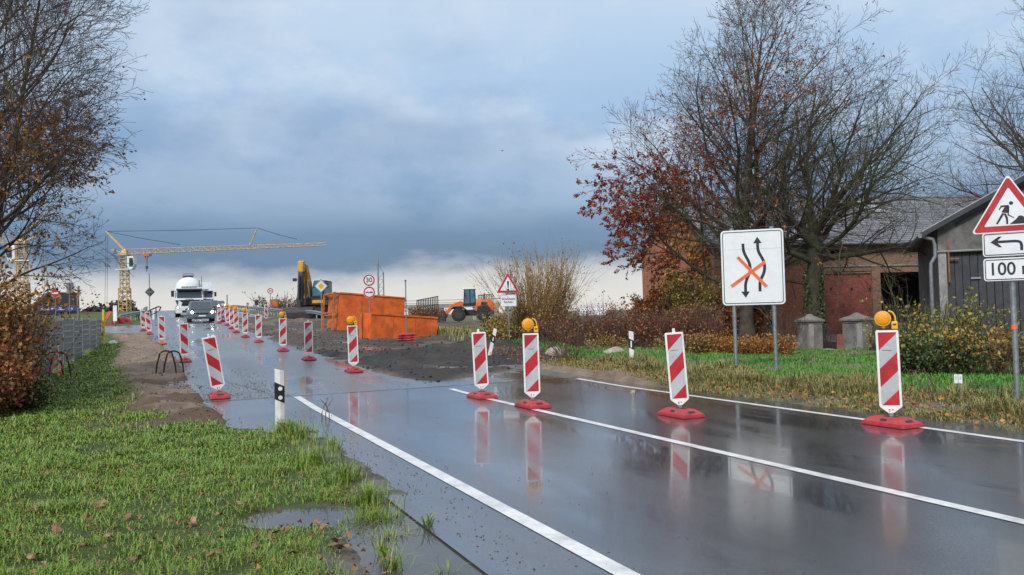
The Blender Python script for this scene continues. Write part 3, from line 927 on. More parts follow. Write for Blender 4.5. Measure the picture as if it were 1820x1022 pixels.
def grow(rng, p, d, length, r, lvl, P, out, tips):
    ns_ = P['seg'][lvl]
    pts, rad = [p], [r]
    step = length / ns_
    d = d / np.linalg.norm(d)
    for i in range(ns_):
        d = d + rng.normal(size=3) * P['wig'][lvl] + np.array([0, 0, P['up'][lvl]])
        d = d / np.linalg.norm(d)
        p = p + d * step
        pts.append(p)
        rad.append(max(r * (1 - (1 - P['taper'][lvl]) * (i + 1) / ns_), P['rmin']))
    out[lvl].append((pts, rad, P['sides'][lvl]))
    if lvl + 1 >= P['levels']:
        tips.append((pts[-2], pts[-1]))
        return
    n = P['n'][lvl]
    n = max(1, int(n * min(1.15, .45 + .55 * length / P['ref'][lvl])))
    az = rng.uniform(0, 6.283)
    for k in range(n):
        f = P['start'][lvl] + (1 - P['start'][lvl]) * ((k + rng.uniform(.1, .9)) / n)
        x = f * ns_
        i = min(int(x), ns_ - 1)
        q = pts[i] + (pts[i + 1] - pts[i]) * (x - i)
        rq = rad[i] + (rad[i + 1] - rad[i]) * (x - i)
        ax = pts[i + 1] - pts[i]
        ax = ax / np.linalg.norm(ax)
        az += 2.4 + rng.uniform(-.5, .5)
        ref = np.array([0, 0, 1.]) if abs(ax[2]) < .9 else np.array([1., 0, 0])
        a = np.cross(ax, ref); a /= np.linalg.norm(a)
        bb = np.cross(ax, a)
        side = a * math.cos(az) + bb * math.sin(az)
        ang = P['ang'][lvl] + rng.normal() * .12
        if lvl == 0:
            ang = P['ang0'](f)
        nd_ = ax * math.cos(ang) + side * math.sin(ang)
        if lvl == 0:
            ln = P['len0'](f) * rng.uniform(.82, 1.12)
        else:
            ln = length * P['ratio'][lvl] * (1.12 - .62 * f) * rng.uniform(.75, 1.25)
        grow(rng, q, nd_, ln, min(rq * P['rr'][lvl], r * .7), lvl + 1, P, out, tips)


def tree(name, label, loc, P, seed, trunk_mat, twig_mat, leaf=None, group=None, rz=0.0, lean=(0, 0, 1), cat='tree'):
    rng = np.random.default_rng(seed)
    out, tips = [[] for _ in range(P['levels'])], []
    grow(rng, np.zeros(3), np.array(lean, float), P['h'], P['r'], 0, P, out, tips)
    for (a, d, ln, r) in P.get('extra', []):
        grow(rng, np.array(a, float), np.array(d, float), ln, r, 1, P, out, tips)
    o = thing(name, label, cat, loc, rz, group)
    v, q = tubes_np(out[0])
    # root flare
    z = v[:, 2]
    k = 1 + .55 * np.exp(-np.clip(z, 0, None) / .35)
    v[:, 0] *= np.where(z < 1.5, k, 1)
    v[:, 1] *= np.where(z < 1.5, k, 1)
    v[:, 2] -= np.where(z < .02, .15, 0)
    np_mesh('trunk', v, q, mats=(trunk_mat,), parent=o, smooth=True)
    v, q = tubes_np(out[1] + (out[2] if P['levels'] > 3 else []))
    tag(np_mesh('limbs', v, q, mats=(trunk_mat,), parent=o, smooth=True), kind='stuff')
    v, q = tubes_np(sum(out[3 if P['levels'] > 3 else 2:], []))
    tag(np_mesh('twigs', v, q, mats=(twig_mat,), parent=o), kind='stuff')
    if leaf:
        a = np.array([t_[0] for t_ in tips]); b_ = np.array([t_[1] for t_ in tips])
        for (lm, dens, size, keep) in leaf:
            w = keep(b_)
            sel = np.flatnonzero(rng.random(len(b_)) < w)
            if len(sel) == 0:
                continue
            sel = np.repeat(sel, dens)
            f = rng.random((len(sel), 1)) * 1.3
            pos = a[sel] + (b_[sel] - a[sel]) * f + rng.normal(size=(len(sel), 3)) * .03
            dr = (b_ - a)[sel] / (np.linalg.norm((b_ - a)[sel], axis=1, keepdims=True) + 1e-9) + rng.normal(size=(len(sel), 3)) * .8 + np.array([0, 0, -.5])
            v, q = leaves_np(pos, dr, size * rng.uniform(.6, 1.3, len(sel)), rng)
            tag(np_mesh('foliage', v, q, mats=(lm,), parent=o), kind='stuff')
    return o


# red-leaved beech left of the barn front
def beech_params(h, r, spread, n0, lv=(11, 8, 4), rmin=.0065):
    return dict(h=h, r=r, levels=5, seg=[12, 8, 5, 3, 2], wig=[.045, .085, .11, .12, .12], up=[.02, .035, .03, .03, .04],
                taper=[.12, .16, .25, .35, .5], rmin=rmin, sides=[10, 6, 4, 3, 3], n=[n0, *lv], ref=[h, spread, spread * .45, spread * .2],
                start=[.16, .22, .2, .15], ang=[.9, .75, .7, .6], ratio=[1, .55, .52, .5], rr=[.42, .5, .55, .6],
                ang0=lambda f: 1.28 - .85 * f, len0=lambda f: spread * (1.08 - .62 * max(0, f - .25) / .75))


BEECH = on_ground(1327, 36)
Pb = beech_params(13.7, .34, 7.2, 42, (12, 9, 6), .0060)
_side = lambda b_: np.clip((-b_[:, 0] - .4) / 2.2, 0, 1) * np.clip((9.0 - b_[:, 2]) / 2.6, 0, 1)
tree('beech_tree', 'tall beech with red leaves left on its lower left boughs, behind the white arrow sign', BEECH - Vector((0, 0, .1)), Pb, 4, 'bark', 'twig',
     [('leaf_red', 14, .125, lambda b_: .95 * _side(b_)), ('leaf_or', 7, .12, lambda b_: .40 * np.clip((-b_[:, 0] + 2.6) / 5, 0, 1) * np.clip((8.2 - b_[:, 2]) / 4, 0, 1)),
      ('leaf_red', 3, .11, lambda b_: .30 * np.clip((1.5 - b_[:, 0]) / 4, 0, 1) * np.clip((11.5 - b_[:, 2]) / 4, 0, 1) + .05),
      ('leaf_or', 3, .11, lambda b_: .45 * ((np.hypot(b_[:, 0] + 1.3, b_[:, 2] - 10.3) < 1.3) | (np.hypot(b_[:, 0] - 1.0, b_[:, 2] - 11.8) < 1.5)))])
# second thinner stem close by
B2 = on_ground(1366, 37)
P2_ = beech_params(12.6, .2, 3.8, 22, (10, 8, 4))
tree('slender_tree', 'slender mossy tree growing close beside the big beech', B2 - Vector((0, 0, .1)), P2_, 9, 'bark_moss', 'twig',
     [('leaf_or', 2, .12, lambda b_: .05 + 0 * b_[:, 0])])
# rounded bare tree in front of the barn (short trunk, strong rising limbs, upturned twig ends)
CH = on_ground(1448, 33.5)
Pc = dict(h=5.0, r=.36, levels=5, seg=[6, 12, 7, 5, 3], wig=[.03, .11, .15, .17, .16], up=[.02, .012, .012, .05, .13],
          taper=[.85, .12, .22, .35, .6], rmin=.0062, sides=[12, 8, 5, 3, 3], n=[13, 18, 9, 6], ref=[5.0, 7.4, 3.4, 1.5],
          start=[.72, .2, .2, .2], ang=[.7, .8, .75, .7], ratio=[1, .50, .50, .5], rr=[.40, .5, .55, .65],
          ang0=lambda f: 1.30 - 1.12 * (f - .72) / .28, len0=lambda f: 7.0 + .5 * (f - .72) / .28)
tree('bare_tree', 'round bare tree with mossy trunk standing in front of the barn roof', CH - Vector((0, 0, .1)), Pc, 21, 'bark_moss', 'twig_moss')
# ivy climbing the mossy trunk
rng = np.random.default_rng(77)
n = 1500
a_, z_ = rng.uniform(0, 6.283, n), 3.6 * rng.random(n) ** .8
r_ = .36 * (1 - .03 * z_) * (1 + .55 * np.exp(-z_ / .35)) + .03 + .05 * rng.random(n)
keep = rng.random(n) < smooth(.35, .55, fbm(a_ * 2, z_, 77, .9, 3))
pos = np.stack([r_ * np.cos(a_), r_ * np.sin(a_), z_], 1)[keep]
v, q = leaves_np(pos, rng.normal(size=pos.shape) * .5 + np.array([0, 0, -.8]), .10 * rng.uniform(.6, 1.3, len(pos)), rng, wid=.85)
tag(np_mesh('ivy', v, q, mats=('leaf_grn',), parent=COL.objects['bare_tree']), kind='stuff')
# bare tree beyond the shed, mostly out of the frame
R3 = on_ground(1905, 40)
Pr = dict(Pc)
Pr.update(h=6.5, ang0=lambda f: 1.30 - 1.12 * (f - .72) / .28, len0=lambda f: 8.8, n=[15, 17, 9, 5], ref=[6.5, 8.8, 4.2, 1.9])
tree('bare_tree', 'bare tree rising behind the grey shed roof', R3 - Vector((0, 0, .1)), Pr, 33, 'bark', 'twig')
# big beech at the left edge, over the hedge
LT = on_ground(-45, 16)
Pl = beech_params(13.0, .20, 3.8, 60, (13, 9, 5), .0042)
Pl['start'] = [.20, .15, .15, .15]
Pl['ang0'] = lambda f: 1.02 - .45 * f
Pl['rr'] = [.26, .5, .55, .6]
tree('beech_tree', 'beech overhanging the left verge, its fine bare branches reaching over the grass', LT - Vector((0, 0, .1)), Pl, 14, 'bark', 'twig',
     [('leaf_brn', 3, .075, lambda b_: .30 * np.clip((6.5 - b_[:, 2]) / 3, 0, 1) * np.clip((b_[:, 2] - 1.5) / 1.5, 0, 1) + .015),
      ('leaf_or', 6, .085, lambda b_: .9 * np.clip((6.8 - b_[:, 2]) / 2.2, 0, 1) * np.clip((2.3 - b_[:, 0]) / 1.4, 0, 1))], lean=(.10, 0, 1))
LT2 = on_ground(-25, 18.5)
Pl2 = beech_params(11.0, .11, 3.0, 26, (10, 7, 4), .0042)
Pl2['start'] = [.2, .15, .15, .15]
tree('young_beech', 'thin leaning beech stem rising from the orange hedge at the left edge', LT2 - Vector((0, 0, .1)), Pl2, 15, 'bark', 'twig',
     [('leaf_brn', 2, .07, lambda b_: .07 * (b_[:, 2] < 5.5)), ('leaf_or', 4, .08, lambda b_: .5 * (b_[:, 2] < 4.6) * (b_[:, 0] < .9))], lean=(.16, 0, 1))


def shrub(name, label, loc, size, n, seed, twig, leaf, cat='shrub', group=None, rz=0.0, spread=.55, shoot_r=.012, gap=0.0, split=3, fan=True, base=.35, stems_only=False):
    """many shoots from the ground through an uneven envelope; leaf = [(material, leaves per shoot, leaf length, weight(x,y,z))]"""
    rng = np.random.default_rng(seed)
    sx, sy, sz = size
    o = thing(name, label, cat, loc, rz, group)
    polys, pos, dr = [], [], []
    bx, by = rng.uniform(-1, 1, n) * sx * base, rng.uniform(-1, 1, n) * sy * base
    wob = fbm(bx * 1.0 + seed, by * 1.0, seed, 1.1, 3)
    for i in range(n):
        h = sz * rng.uniform(.6, 1.05) * (.72 + .55 * wob[i])
        lean = np.array([bx[i] / max(sx * base, .01) * spread + rng.normal() * .16, by[i] / max(sy * base, .01) * spread + rng.normal() * .16, 1.0])
        p = np.array([bx[i], by[i], -.05]); d = lean / np.linalg.norm(lean)
        pts, rad = [p], [shoot_r * (1 + sz * .25)]
        for k in range(5):
            d = d + rng.normal(size=3) * .09 + np.array([0, 0, .05]); d /= np.linalg.norm(d)
            p = p + d * h / 5
            pts.append(p); rad.append(shoot_r * (1 + sz * .25) * (1 - .8 * (k + 1) / 5))
        polys.append((pts, rad, 3))
        pos.append(pts[4]); dr.append(d)
        for j in range(split):
            q = pts[rng.integers(1, 5)]
            e = d + rng.normal(size=3) * .55; e /= np.linalg.norm(e)
            ln = h * rng.uniform(.15, .38)
            q2 = q + e * ln * .5; e2 = e + np.array([0, 0, .3]); e2 /= np.linalg.norm(e2)
            q3 = q2 + e2 * ln * .5
            polys.append(([q, q2, q3], [shoot_r * .7, shoot_r * .5, shoot_r * .3], 3))
            pos += [q2, q3]; dr += [e, e2]
    v, q = tubes_np(polys)
    tag(np_mesh('stems', v, q, mats=(twig,), parent=o), kind='stuff')
    pos, dr = np.array(pos), np.array(dr)
    for (lm, per, ls, w) in leaf:
        sel = rng.integers(0, len(pos), int(per * n))
        clump = fbm(pos[sel, 0] * 1.0 + 7.3 * seed, pos[sel, 2] + pos[sel, 1], seed + 3, 1.6, 3)
        keep = rng.random(len(sel)) < w(pos[sel, 0] / sx, pos[sel, 1] / sy, pos[sel, 2] / sz) * smooth(.38 + gap, .6 + gap, clump)
        sel = sel[keep]
        if len(sel) == 0:
            continue
        pp = pos[sel] + rng.normal(size=(len(sel), 3)) * .10
        dd = dr[sel] + rng.normal(size=(len(sel), 3)) * .9
        v, q = leaves_np(pp, dd, ls * rng.uniform(.6, 1.35, len(sel)), rng, wid=.7)
        tag(np_mesh('foliage', v, q, mats=(lm,), parent=o), kind='stuff')
    return o


one = lambda x, y, z: np.ones_like(x)
low_ = lambda x, y, z: np.clip(1.25 - z * 1.5, 0, 1)
# left edge: rust-coloured beech hedge and its companions
p = on_ground(-100, 14.8)
shrub('beech_hedge', 'rust and orange beech hedge at the left edge, in front of the mesh fence', p, (1.75, 2.2, 2.75), 300, 51, 'twig', [('leaf_or', 110, .075, lambda x, y, z: np.clip(1.3 - z, .1, 1)), ('leaf_brn', 20, .07, one), ('leaf_yel', 14, .07, one), ('leaf_red', 8, .07, low_)], cat='hedge', base=.42, spread=.22, shoot_r=.007, gap=-.12)
p = on_ground(-85, 13.6)
shrub('beech_shrub', 'reddish brown shrub at the foot of the rust-coloured hedge', p, (1.8, 1.3, 1.3), 150, 52, 'twig', [('leaf_brn', 50, .07, one), ('leaf_red', 40, .07, one), ('leaf_or', 30, .07, one)], base=.42, spread=.35, shoot_r=.006, gap=-.12)
p = on_ground(30, 14.6)
shrub('evergreen_shrub', 'small dark green shrub at the right foot of the rust-coloured hedge', p, (.6, .6, .6), 60, 53, 'twig', [('leaf_grn', 70, .06, one), ('leaf_brn', 10, .06, one)], base=.42, spread=.5, shoot_r=.005, gap=-.1)
p = on_ground(2, 19.5)
shrub('beech_shrub', 'open brown-twigged shrub between the hedge and the mesh fence', p, (1.4, 2.0, 2.0), 150, 54, 'twig', [('leaf_brn', 20, .07, one), ('leaf_or', 14, .07, low_)], base=.42, spread=.4, shoot_r=.007)
# willow by the warning sign
p = on_ground(958, 30.5)
shrub('willow_bush', 'tall willow bush with fine golden shoots beside the warning sign', p, (3.1, 2.4, 4.2), 260, 61, 'twig_gold', [('leaf_yel', 10, .09, lambda x, y, z: np.clip(1 - z, 0, 1)), ('leaf_brn', 7, .08, one)], base=.13, spread=.40, shoot_r=.009, split=7)
p = on_ground(945, 29.6)
shrub('undergrowth_shrub', 'yellow-brown undergrowth at the foot of the willow bush', p, (2.9, 1.2, 1.5), 130, 62, 'twig', [('leaf_yel', 26, .085, one), ('leaf_brn', 26, .08, one), ('leaf_yg', 20, .08, one)], base=.45, spread=.3, shoot_r=.008)
p = on_ground(898, 31)
shrub('undergrowth_shrub', 'yellow-green thicket left of the warning sign post', p, (1.3, 1.0, 1.2), 80, 63, 'twig', [('leaf_yg', 34, .085, one), ('leaf_yel', 20, .08, one), ('leaf_brn', 14, .08, one)], base=.45, spread=.35, shoot_r=.008)
# dark red bare hedge between willow and barn, in sections that grow together
o = None
p = on_ground(1112, 29)
shrub('wild_hedge', 'long dark red twiggy hedge running from the willow bush to the barn gable', p, (7.4, 1.5, 1.75), 900, 64, 'twig_red', [('leaf_brn', 9, .075, one), ('leaf_red', 6, .07, one)], cat='hedge', base=.46, spread=.12, shoot_r=.008, split=4)
p = on_ground(1290, 27.6)
shrub('low_shrub', 'low orange leaved shrub along the lawn edge under the arrow sign', p, (4.4, .9, .75), 220, 65, 'twig', [('leaf_or', 44, .07, one), ('leaf_brn', 14, .07, one), ('leaf_yel', 8, .07, one)], base=.47, spread=.2, shoot_r=.007, gap=-.1)
p = on_ground(1150, 27.2)
shrub('low_shrub', 'low brown shrub in front of the dark red hedge', p, (4.6, .7, .6), 170, 66, 'twig', [('leaf_brn', 24, .07, one), ('leaf_yel', 8, .07, one), ('leaf_yg', 8, .07, one)], base=.47, spread=.2, shoot_r=.007)
# small trees with autumn leaves against the gable
p = on_ground(1196, 38)
shrub('autumn_bush', 'high rust-red bush covering the corner of the barn gable', p, (3.0, 1.4, 2.6), 150, 67, 'twig', [('leaf_or', 60, .13, one), ('leaf_red', 50, .13, one), ('leaf_brn', 20, .12, one)], base=.4, spread=.25, shoot_r=.012, gap=-.06)
p = on_ground(1228, 36.5)
shrub('autumn_bush', 'yellow-green bush in front of the rust-red bush at the gable', p, (1.3, 1.0, 3.3), 70, 68, 'twig', [('leaf_yg', 60, .12, lambda x, y, z: smooth(.3, .6, z)), ('leaf_yel', 14, .11, one)], base=.4, spread=.25, shoot_r=.010, gap=-.05)
p = on_ground(1290, 37.5)
shrub('autumn_bush', 'rust-brown bush hidden behind the white arrow sign', p, (4.0, 1.4, 2.2), 150, 69, 'twig', [('leaf_or', 44, .12, one), ('leaf_brn', 34, .12, one), ('leaf_red', 10, .12, one)], base=.42, spread=.2, shoot_r=.011)
p = gp(1015, 652)
shrub('sapling', 'small bare reddish sapling on the verge right of the amber lamp', p, (.9, .7, 1.5), 16, 70, 'twig_red', [('leaf_brn', 30, .06, lambda x, y, z: smooth(.3, .5, z))], cat='sapling', base=.1, spread=.6, shoot_r=.010, split=9)
p = on_ground(1396, 30.5)
shrub('sapling', 'dark bare sapling beside the left gate pillar', p, (.8, .7, 2.1), 12, 71, 'twig', [('leaf_brn', 8, .06, one)], cat='sapling', base=.12, spread=.3, shoot_r=.012, split=7)
# shrubs in front of the shed
p = gp(1655, 668)
shrub('laurel_shrub', 'dark evergreen shrub with yellow leaves left of the roadworks sign post', p, (1.25, 1.0, .98), 130, 72, 'twig', [('leaf_grn', 56, .075, lambda x, y, z: np.clip(1.35 - z, .1, 1)), ('leaf_yel', 9, .085, lambda x, y, z: smooth(.5, .85, z)), ('leaf_yg', 7, .075, one)], base=.43, spread=.3, shoot_r=.007, gap=-.08)
p = on_ground(1742, 17.5)
shrub('autumn_shrub', 'yellow and orange leaved shrub directly before the plank doors of the shed', p, (1.4, 1.0, 1.15), 80, 73, 'twig_red', [('leaf_yel', 22, .09, lambda x, y, z: smooth(.35, .75, z)), ('leaf_brn', 14, .08, one), ('leaf_grn', 34, .07, low_)], base=.43, spread=.3, shoot_r=.007)
p = on_ground(1815, 17.5)
shrub('autumn_shrub', 'brown and yellow shrub at the right edge behind the roadworks sign post', p, (1.1, .9, 1.0), 60, 74, 'twig_red', [('leaf_yel', 18, .085, lambda x, y, z: smooth(.5, .8, z)), ('leaf_brn', 24, .08, one), ('leaf_yg', 12, .07, one)], base=.43, spread=.3, shoot_r=.007)
p = on_ground(1620, 25)
shrub('elder_shrub', 'tall thin shrub with pale stems before the dark barn gateway', p, (1.9, 1.0, 2.5), 60, 75, 'twig_moss', [('leaf_yg', 40, .10, low_), ('leaf_yel', 14, .10, low_)], base=.42, spread=.28, shoot_r=.011)
p = on_ground(1718, 24)
shrub('elder_shrub', 'loose green shrub under the zinc downpipe of the shed', p, (1.7, .9, 1.9), 60, 76, 'twig_moss', [('leaf_yg', 26, .09, one), ('leaf_grn', 20, .08, low_)], base=.42, spread=.28, shoot_r=.010)
# creeper on the gable
rng = np.random.default_rng(80)
n = 5200
cy_, cz_ = rng.uniform(.3, 12.5, n), rng.uniform(.2, 7.6, n)
ok = (cz_ < EAVE - .2 + (RIDGE - EAVE) * (1 - np.abs(cy_ - D_ / 2) / (D_ / 2))) & (rng.random(n) < smooth(.4, .58, fbm(cy_, cz_, 80, .45, 3)))
cy_, cz_ = cy_[ok], cz_[ok]
lx = np.stack([-.05 - rng.random(len(cy_)) * .12, cy_, cz_], 1)
v, q = leaves_np(lx, rng.normal(size=(len(lx), 3)) * .5 + np.array([-.3, 0, -1]), .22 * rng.uniform(.6, 1.3, len(lx)), rng, wid=.8)
o = thing('climbing_vine', 'orange and red creeper spread over the brick gable of the barn', 'climber', (BO[0], BO[1], BZ), BA)
tag(np_mesh('foliage', v, q, mats=('leaf_or',), parent=o), kind='stuff')
f = MB()
for k in range(9):
    y0 = rng.uniform(1, 11)
    pts = [(-.03, y0, 0)]
    for j in range(6):
        pts.append((-.03, pts[-1][1] + rng.normal() * .35, pts[-1][2] + .85))
    f.tube(pts, [.03, .028, .025, .02, .016, .012, .008], 4)
f.build('stems', 'bark', o)

# far trees along the horizon
def far_tree(px, Y, h, w, seed, label, base=.35):
    p = on_ground(px, Y)
    return shrub('distant_tree', label, p - Vector((0, 0, .3)), (w, w * .6, h), 90, seed, 'twig', [('leaf_brn', 14, .35, one)], cat='tree', group='trees on the horizon', base=base, spread=.5, shoot_r=.04, split=5)


far_tree(497, 150, 6.2, 7, 90, 'round bare grey tree behind the right-hand guardrail')
far_tree(512, 158, 5.0, 5, 91, 'lower bare tree just right of the round grey one')
rng = np.random.default_rng(95)
v_, q_, o_ = [], [], 0
pos, dr = [], []
for k in range(230):
    px = rng.uniform(-80, 235)
    Y = rng.uniform(230, 300)
    p = on_ground(px, Y)
    hh = 3.6 + 2.6 * float(vnoise(px, 0, 3, .03)) * rng.uniform(.7, 1.2)
    m_ = 70
    q = rng.normal(size=(m_, 3)) * np.array([1.6, 1.2, .35]) + np.array([p.x, p.y, 0])
    q[:, 2] = p.z + rng.uniform(0, 1, m_) * hh * np.exp(-((q[:, 0] - p.x) / 2.6) ** 2)
    pos.append(q); dr.append(rng.normal(size=(m_, 3)))
pos, dr = np.concatenate(pos), np.concatenate(dr)
v, q = leaves_np(pos, dr, rng.uniform(.7, 1.5, len(pos)), rng, wid=.8)
M['far_wood'] = mat('far_woodland', (.055, .05, .045), .9, island=[(0, (.03, .032, .03)), (.6, (.06, .055, .045)), (1, (.09, .07, .05))])
tag(np_mesh('far_woodland', v, q, mats=('far_wood',)), 'dark strip of far woodland on the left horizon', 'woodland', kind='stuff')

# ------------------------------------------------------------------ grass
def blades(name, x, y, h, w, mats, rng, bend=.5, group=None, label=None, clump=None):
    n = len(x)
    z = ground_z(*st(x, y))[0]
    a = rng.uniform(0, 2 * np.pi, n)
    lean = rng.uniform(.1, 1.0, n) * bend
    dx, dy = np.cos(a), np.sin(a)
    sx, sy = -dy * w / 2, dx * w / 2
    b0 = np.stack([x, y, z - .01], 1)
    m1 = np.stack([x + dx * h * lean * .35, y + dy * h * lean * .35, z + h * .6], 1)
    tip = np.stack([x + dx * h * lean, y + dy * h * lean, z + h * (1 - .35 * lean)], 1)
    s = np.stack([sx, sy, np.zeros(n)], 1)
    v = np.stack([b0 - s, b0 + s, m1 - s * .8, m1 + s * .8, tip], 1).reshape(-1, 3)
    i = np.arange(n)[:, None] * 5
    q = i + np.array([[0, 1, 3, 2]])
    tr = i + np.array([[2, 3, 4]])
    return tag(np_mesh(name, v, q, tr, mats=mats), kind='stuff')


def scatter(rng, n, r0, r1, a0, a1, power=1.0):
    """points over a sector round the place where the photographer stood, thinning with distance"""
    r = r0 * (r1 / r0) ** (rng.random(n) ** power)
    a = np.radians(rng.uniform(a0, a1, n))
    return r * np.sin(a), r * np.cos(a)


rng = np.random.default_rng(7)
for (cnt, hmin, hmax, wid, bend, far, gm_) in ((460000, .025, .06, .0046, 1.7, 42, 'grass'), (110000, .05, .115, .0032, 2.2, 24, 'grass_long')):
    x, y = scatter(rng, cnt, 3.6, far, -48, 4, .9)
    s_, t_ = st(x, y)
    gx = fbm(x, y, 3, 1.6) - .5
    clump = fbm(x, y, 61, 4.0, 3)
    ok = (t_ < left_edge(s_) - .03 + gx * .25) & (t_ > -9) & (rng.random(len(x)) > 1.15 * np.clip(mud_mask(x, y), 0, 1)) & (pool_depth(x, y) < .12)
    ok &= rng.random(len(x)) > 1.1 * sand_mask(s_, t_, gx * .5)
    lit = smooth(.50, .62, fbm(x, y, 31, 1.0)) * smooth(-1.6, .2, t_) * smooth(11.5, 13.5, s_) * (1 - smooth(22, 25, s_))
    bare = smooth(.55, .70, fbm(x, y, 77, .9, 3)) * .75
    ok &= rng.random(len(x)) > np.maximum(lit, bare)
    ok &= rng.random(len(x)) < (.6 if hmax < .1 else -.05) + 1.0 * smooth(.32, .66, clump)
    x, y, clump = x[ok], y[ok], clump[ok]
    d = np.hypot(x, y)
    h = (hmin + (hmax - hmin) * smooth(.35, .75, clump)) * rng.uniform(.5, 1.5, len(x))
    blades('grass', x, y, h, wid + .0011 * np.clip(d - 5, 0, 40), (gm_,), rng, bend)
# coarse tufts at the road edge and round the guide post
tx, ty, tw = [], [], []
for (px, py, n, rad) in ((512, 772, 420, .22), (540, 782, 160, .2), (668, 922, 420, .16), (690, 950, 220, .12), (655, 895, 200, .14), (770, 990, 60, .05), (800, 1012, 50, .05), (680, 985, 50, .05), (730, 968, 40, .04),
                         (700, 1010, 60, .06), (560, 830, 200, .3), (610, 860, 160, .2), (760, 935, 40, .06), (590, 800, 90, .12)):
    p = gp(px, py)
    a = rng.uniform(0, 6.283, n); r = np.abs(rng.normal(size=n)) * rad * .6
    tx.append(p.x + r * np.cos(a)); ty.append(p.y + r * np.sin(a)); tw.append(np.full(n, .5 + rad * 2.6))
tx, ty, tw = np.concatenate(tx), np.concatenate(ty), np.concatenate(tw)
blades('grass_tufts', tx, ty, .16 * tw * rng.uniform(.6, 1.7, len(tx)) + .03, np.full(len(tx), .006), ('grass',), rng, 1.5)
# dry verge grass on the right, then the lawn
n = 110000
s_, t_ = 4 + 26 * rng.random(n) ** 1.25, 9.3 + 4.0 * rng.random(n) ** 1.1
x, y = xy(s_, t_)
cl = fbm(x, y, 66, 1.3, 3)
gx = fbm(x, y, 3, 1.6) - .5
ok = (t_ > 9.46 + gx * .3) & (rng.random(n) < .25 + 1.1 * smooth(.35, .65, cl)) & (rng.random(n) < 1 - smooth(11.3, 12.3, t_ + gx)) & (rng.random(n) > dirt_mask(s_, t_) * 1.2)
x, y, cl, tt = x[ok], y[ok], cl[ok], t_[ok]
h = (.05 + .30 * smooth(.35, .8, cl) ** 1.5 * smooth(9.4, 10.8, tt)) * rng.uniform(.35, 1.35, len(x))
blades('verge_grass', x, y, h, .008 + .0007 * np.clip(np.hypot(x, y) - 8, 0, 30), ('grass_dry',), rng, 1.7)
n = 120000
s_, t_ = 2 + 28 * rng.random(n), 11.2 + 11.8 * rng.random(n)
x, y = xy(s_, t_)
gx = fbm(x, y, 3, 1.6) - .5
ok = rng.random(n) < smooth(11.4, 12.3, t_ + gx)
x, y = x[ok], y[ok]
blades('lawn_grass', x, y, .05 + .07 * rng.random(len(x)), np.full(len(x), .016), ('grass_lawn',), rng, 1.0)
# grass and weeds on the bank behind the containers
n = 26000
x = rng.uniform(-6, 6, n); y = rng.uniform(34, 60, n)
s_, t_ = st(x, y)
ok = (t_ > 12) & (rng.random(n) < smooth(.45, .6, fbm(x, y, 68, .5, 3)))
x, y = x[ok], y[ok]
blades('bank_grass', x, y, .12 + .3 * rng.random(len(x)), np.full(len(x), .035), ('grass_dry',), rng, .8)
# tall dead weed stalks on the verges
f = MB()
for (px, py, hh) in ((1640, 712, .5), (1650, 716, .42), (1663, 720, .55), (1602, 690, .4), (1720, 716, .4), (1780, 726, .35), (1430, 662, .35), (1446, 668, .3), (1240, 640, .35), (578, 745, .34), (1620, 700, .45), (1745, 720, .35), (1310, 650, .3)):
    p = gp(px, py)
    for k in range(3):
        a = rng.uniform(0, 6.28)
        q = [p + Vector((.05 * k - .05, .03 * k, -.02))]
        for j in range(3):
            q.append(q[-1] + Vector((math.cos(a) * .05 * j, math.sin(a) * .05 * j, hh / 3)))
        f.tube(q, [.008, .007, .006, .004], 4)
        for j in range(5):
            c = q[1 + j % 3] + Vector((rng.normal() * .03, rng.normal() * .03, rng.normal() * .04))
            f.box(c, (.012, .012, .016))
tag(f.build('dead_weeds', 'twig_red'), kind='stuff')

# ------------------------------------------------------------------ tower crane
CRY = 140.0
cb = at(222, 562, CRY)
crane = thing('tower_crane', 'yellow tower crane with a long flat jib above the bridge ramp', 'crane', (cb.x, cb.y, cb.z - .6), 0)
PXM = F_PX / CRY
lx = lambda px: (px - 222) / PXM                                     # metres along the jib from the mast
lz = lambda py: (562 - py) / PXM + .6
def lattice(f, a, b_, w0, w1, n, r, tri=False):
    """four-chord (or three-chord) lattice beam from a to b"""
    a, b_ = Vector(a), Vector(b_)
    d = (b_ - a).normalized()
    s = d.cross(Vector((0, 1, 0)) if abs(d.y) < .9 else Vector((1, 0, 0))).normalized()
    u = s.cross(d)
    cs = [(-1, -1), (1, -1), (1, 1), (-1, 1)] if not tri else [(-1, 0), (1, 0), (0, 1.9)]
    P_ = lambda k, c: a + (b_ - a) * (k / n) + (s * c[0] if not tri else u * c[0]) * (w0 + (w1 - w0) * k / n) / 2 + (u * c[1] if not tri else -s * c[1] * (1 if s.z < 0 else -1)) * (w0 + (w1 - w0) * k / n) / 2
    for c in cs:
        f.tube([P_(0, c), P_(n, c)], r, 5)
    m = len(cs)
    for k in range(n):
        for j in range(m):
            c0, c1 = cs[j], cs[(j + 1) % m]
            f.tube([P_(k, c0), P_(k + 1, c1)] if k % 2 else [P_(k, c1), P_(k + 1, c0)], r * .6, 4, caps=False)
            f.tube([P_(k, c0), P_(k, c1)], r * .6, 4, caps=False)
    return f


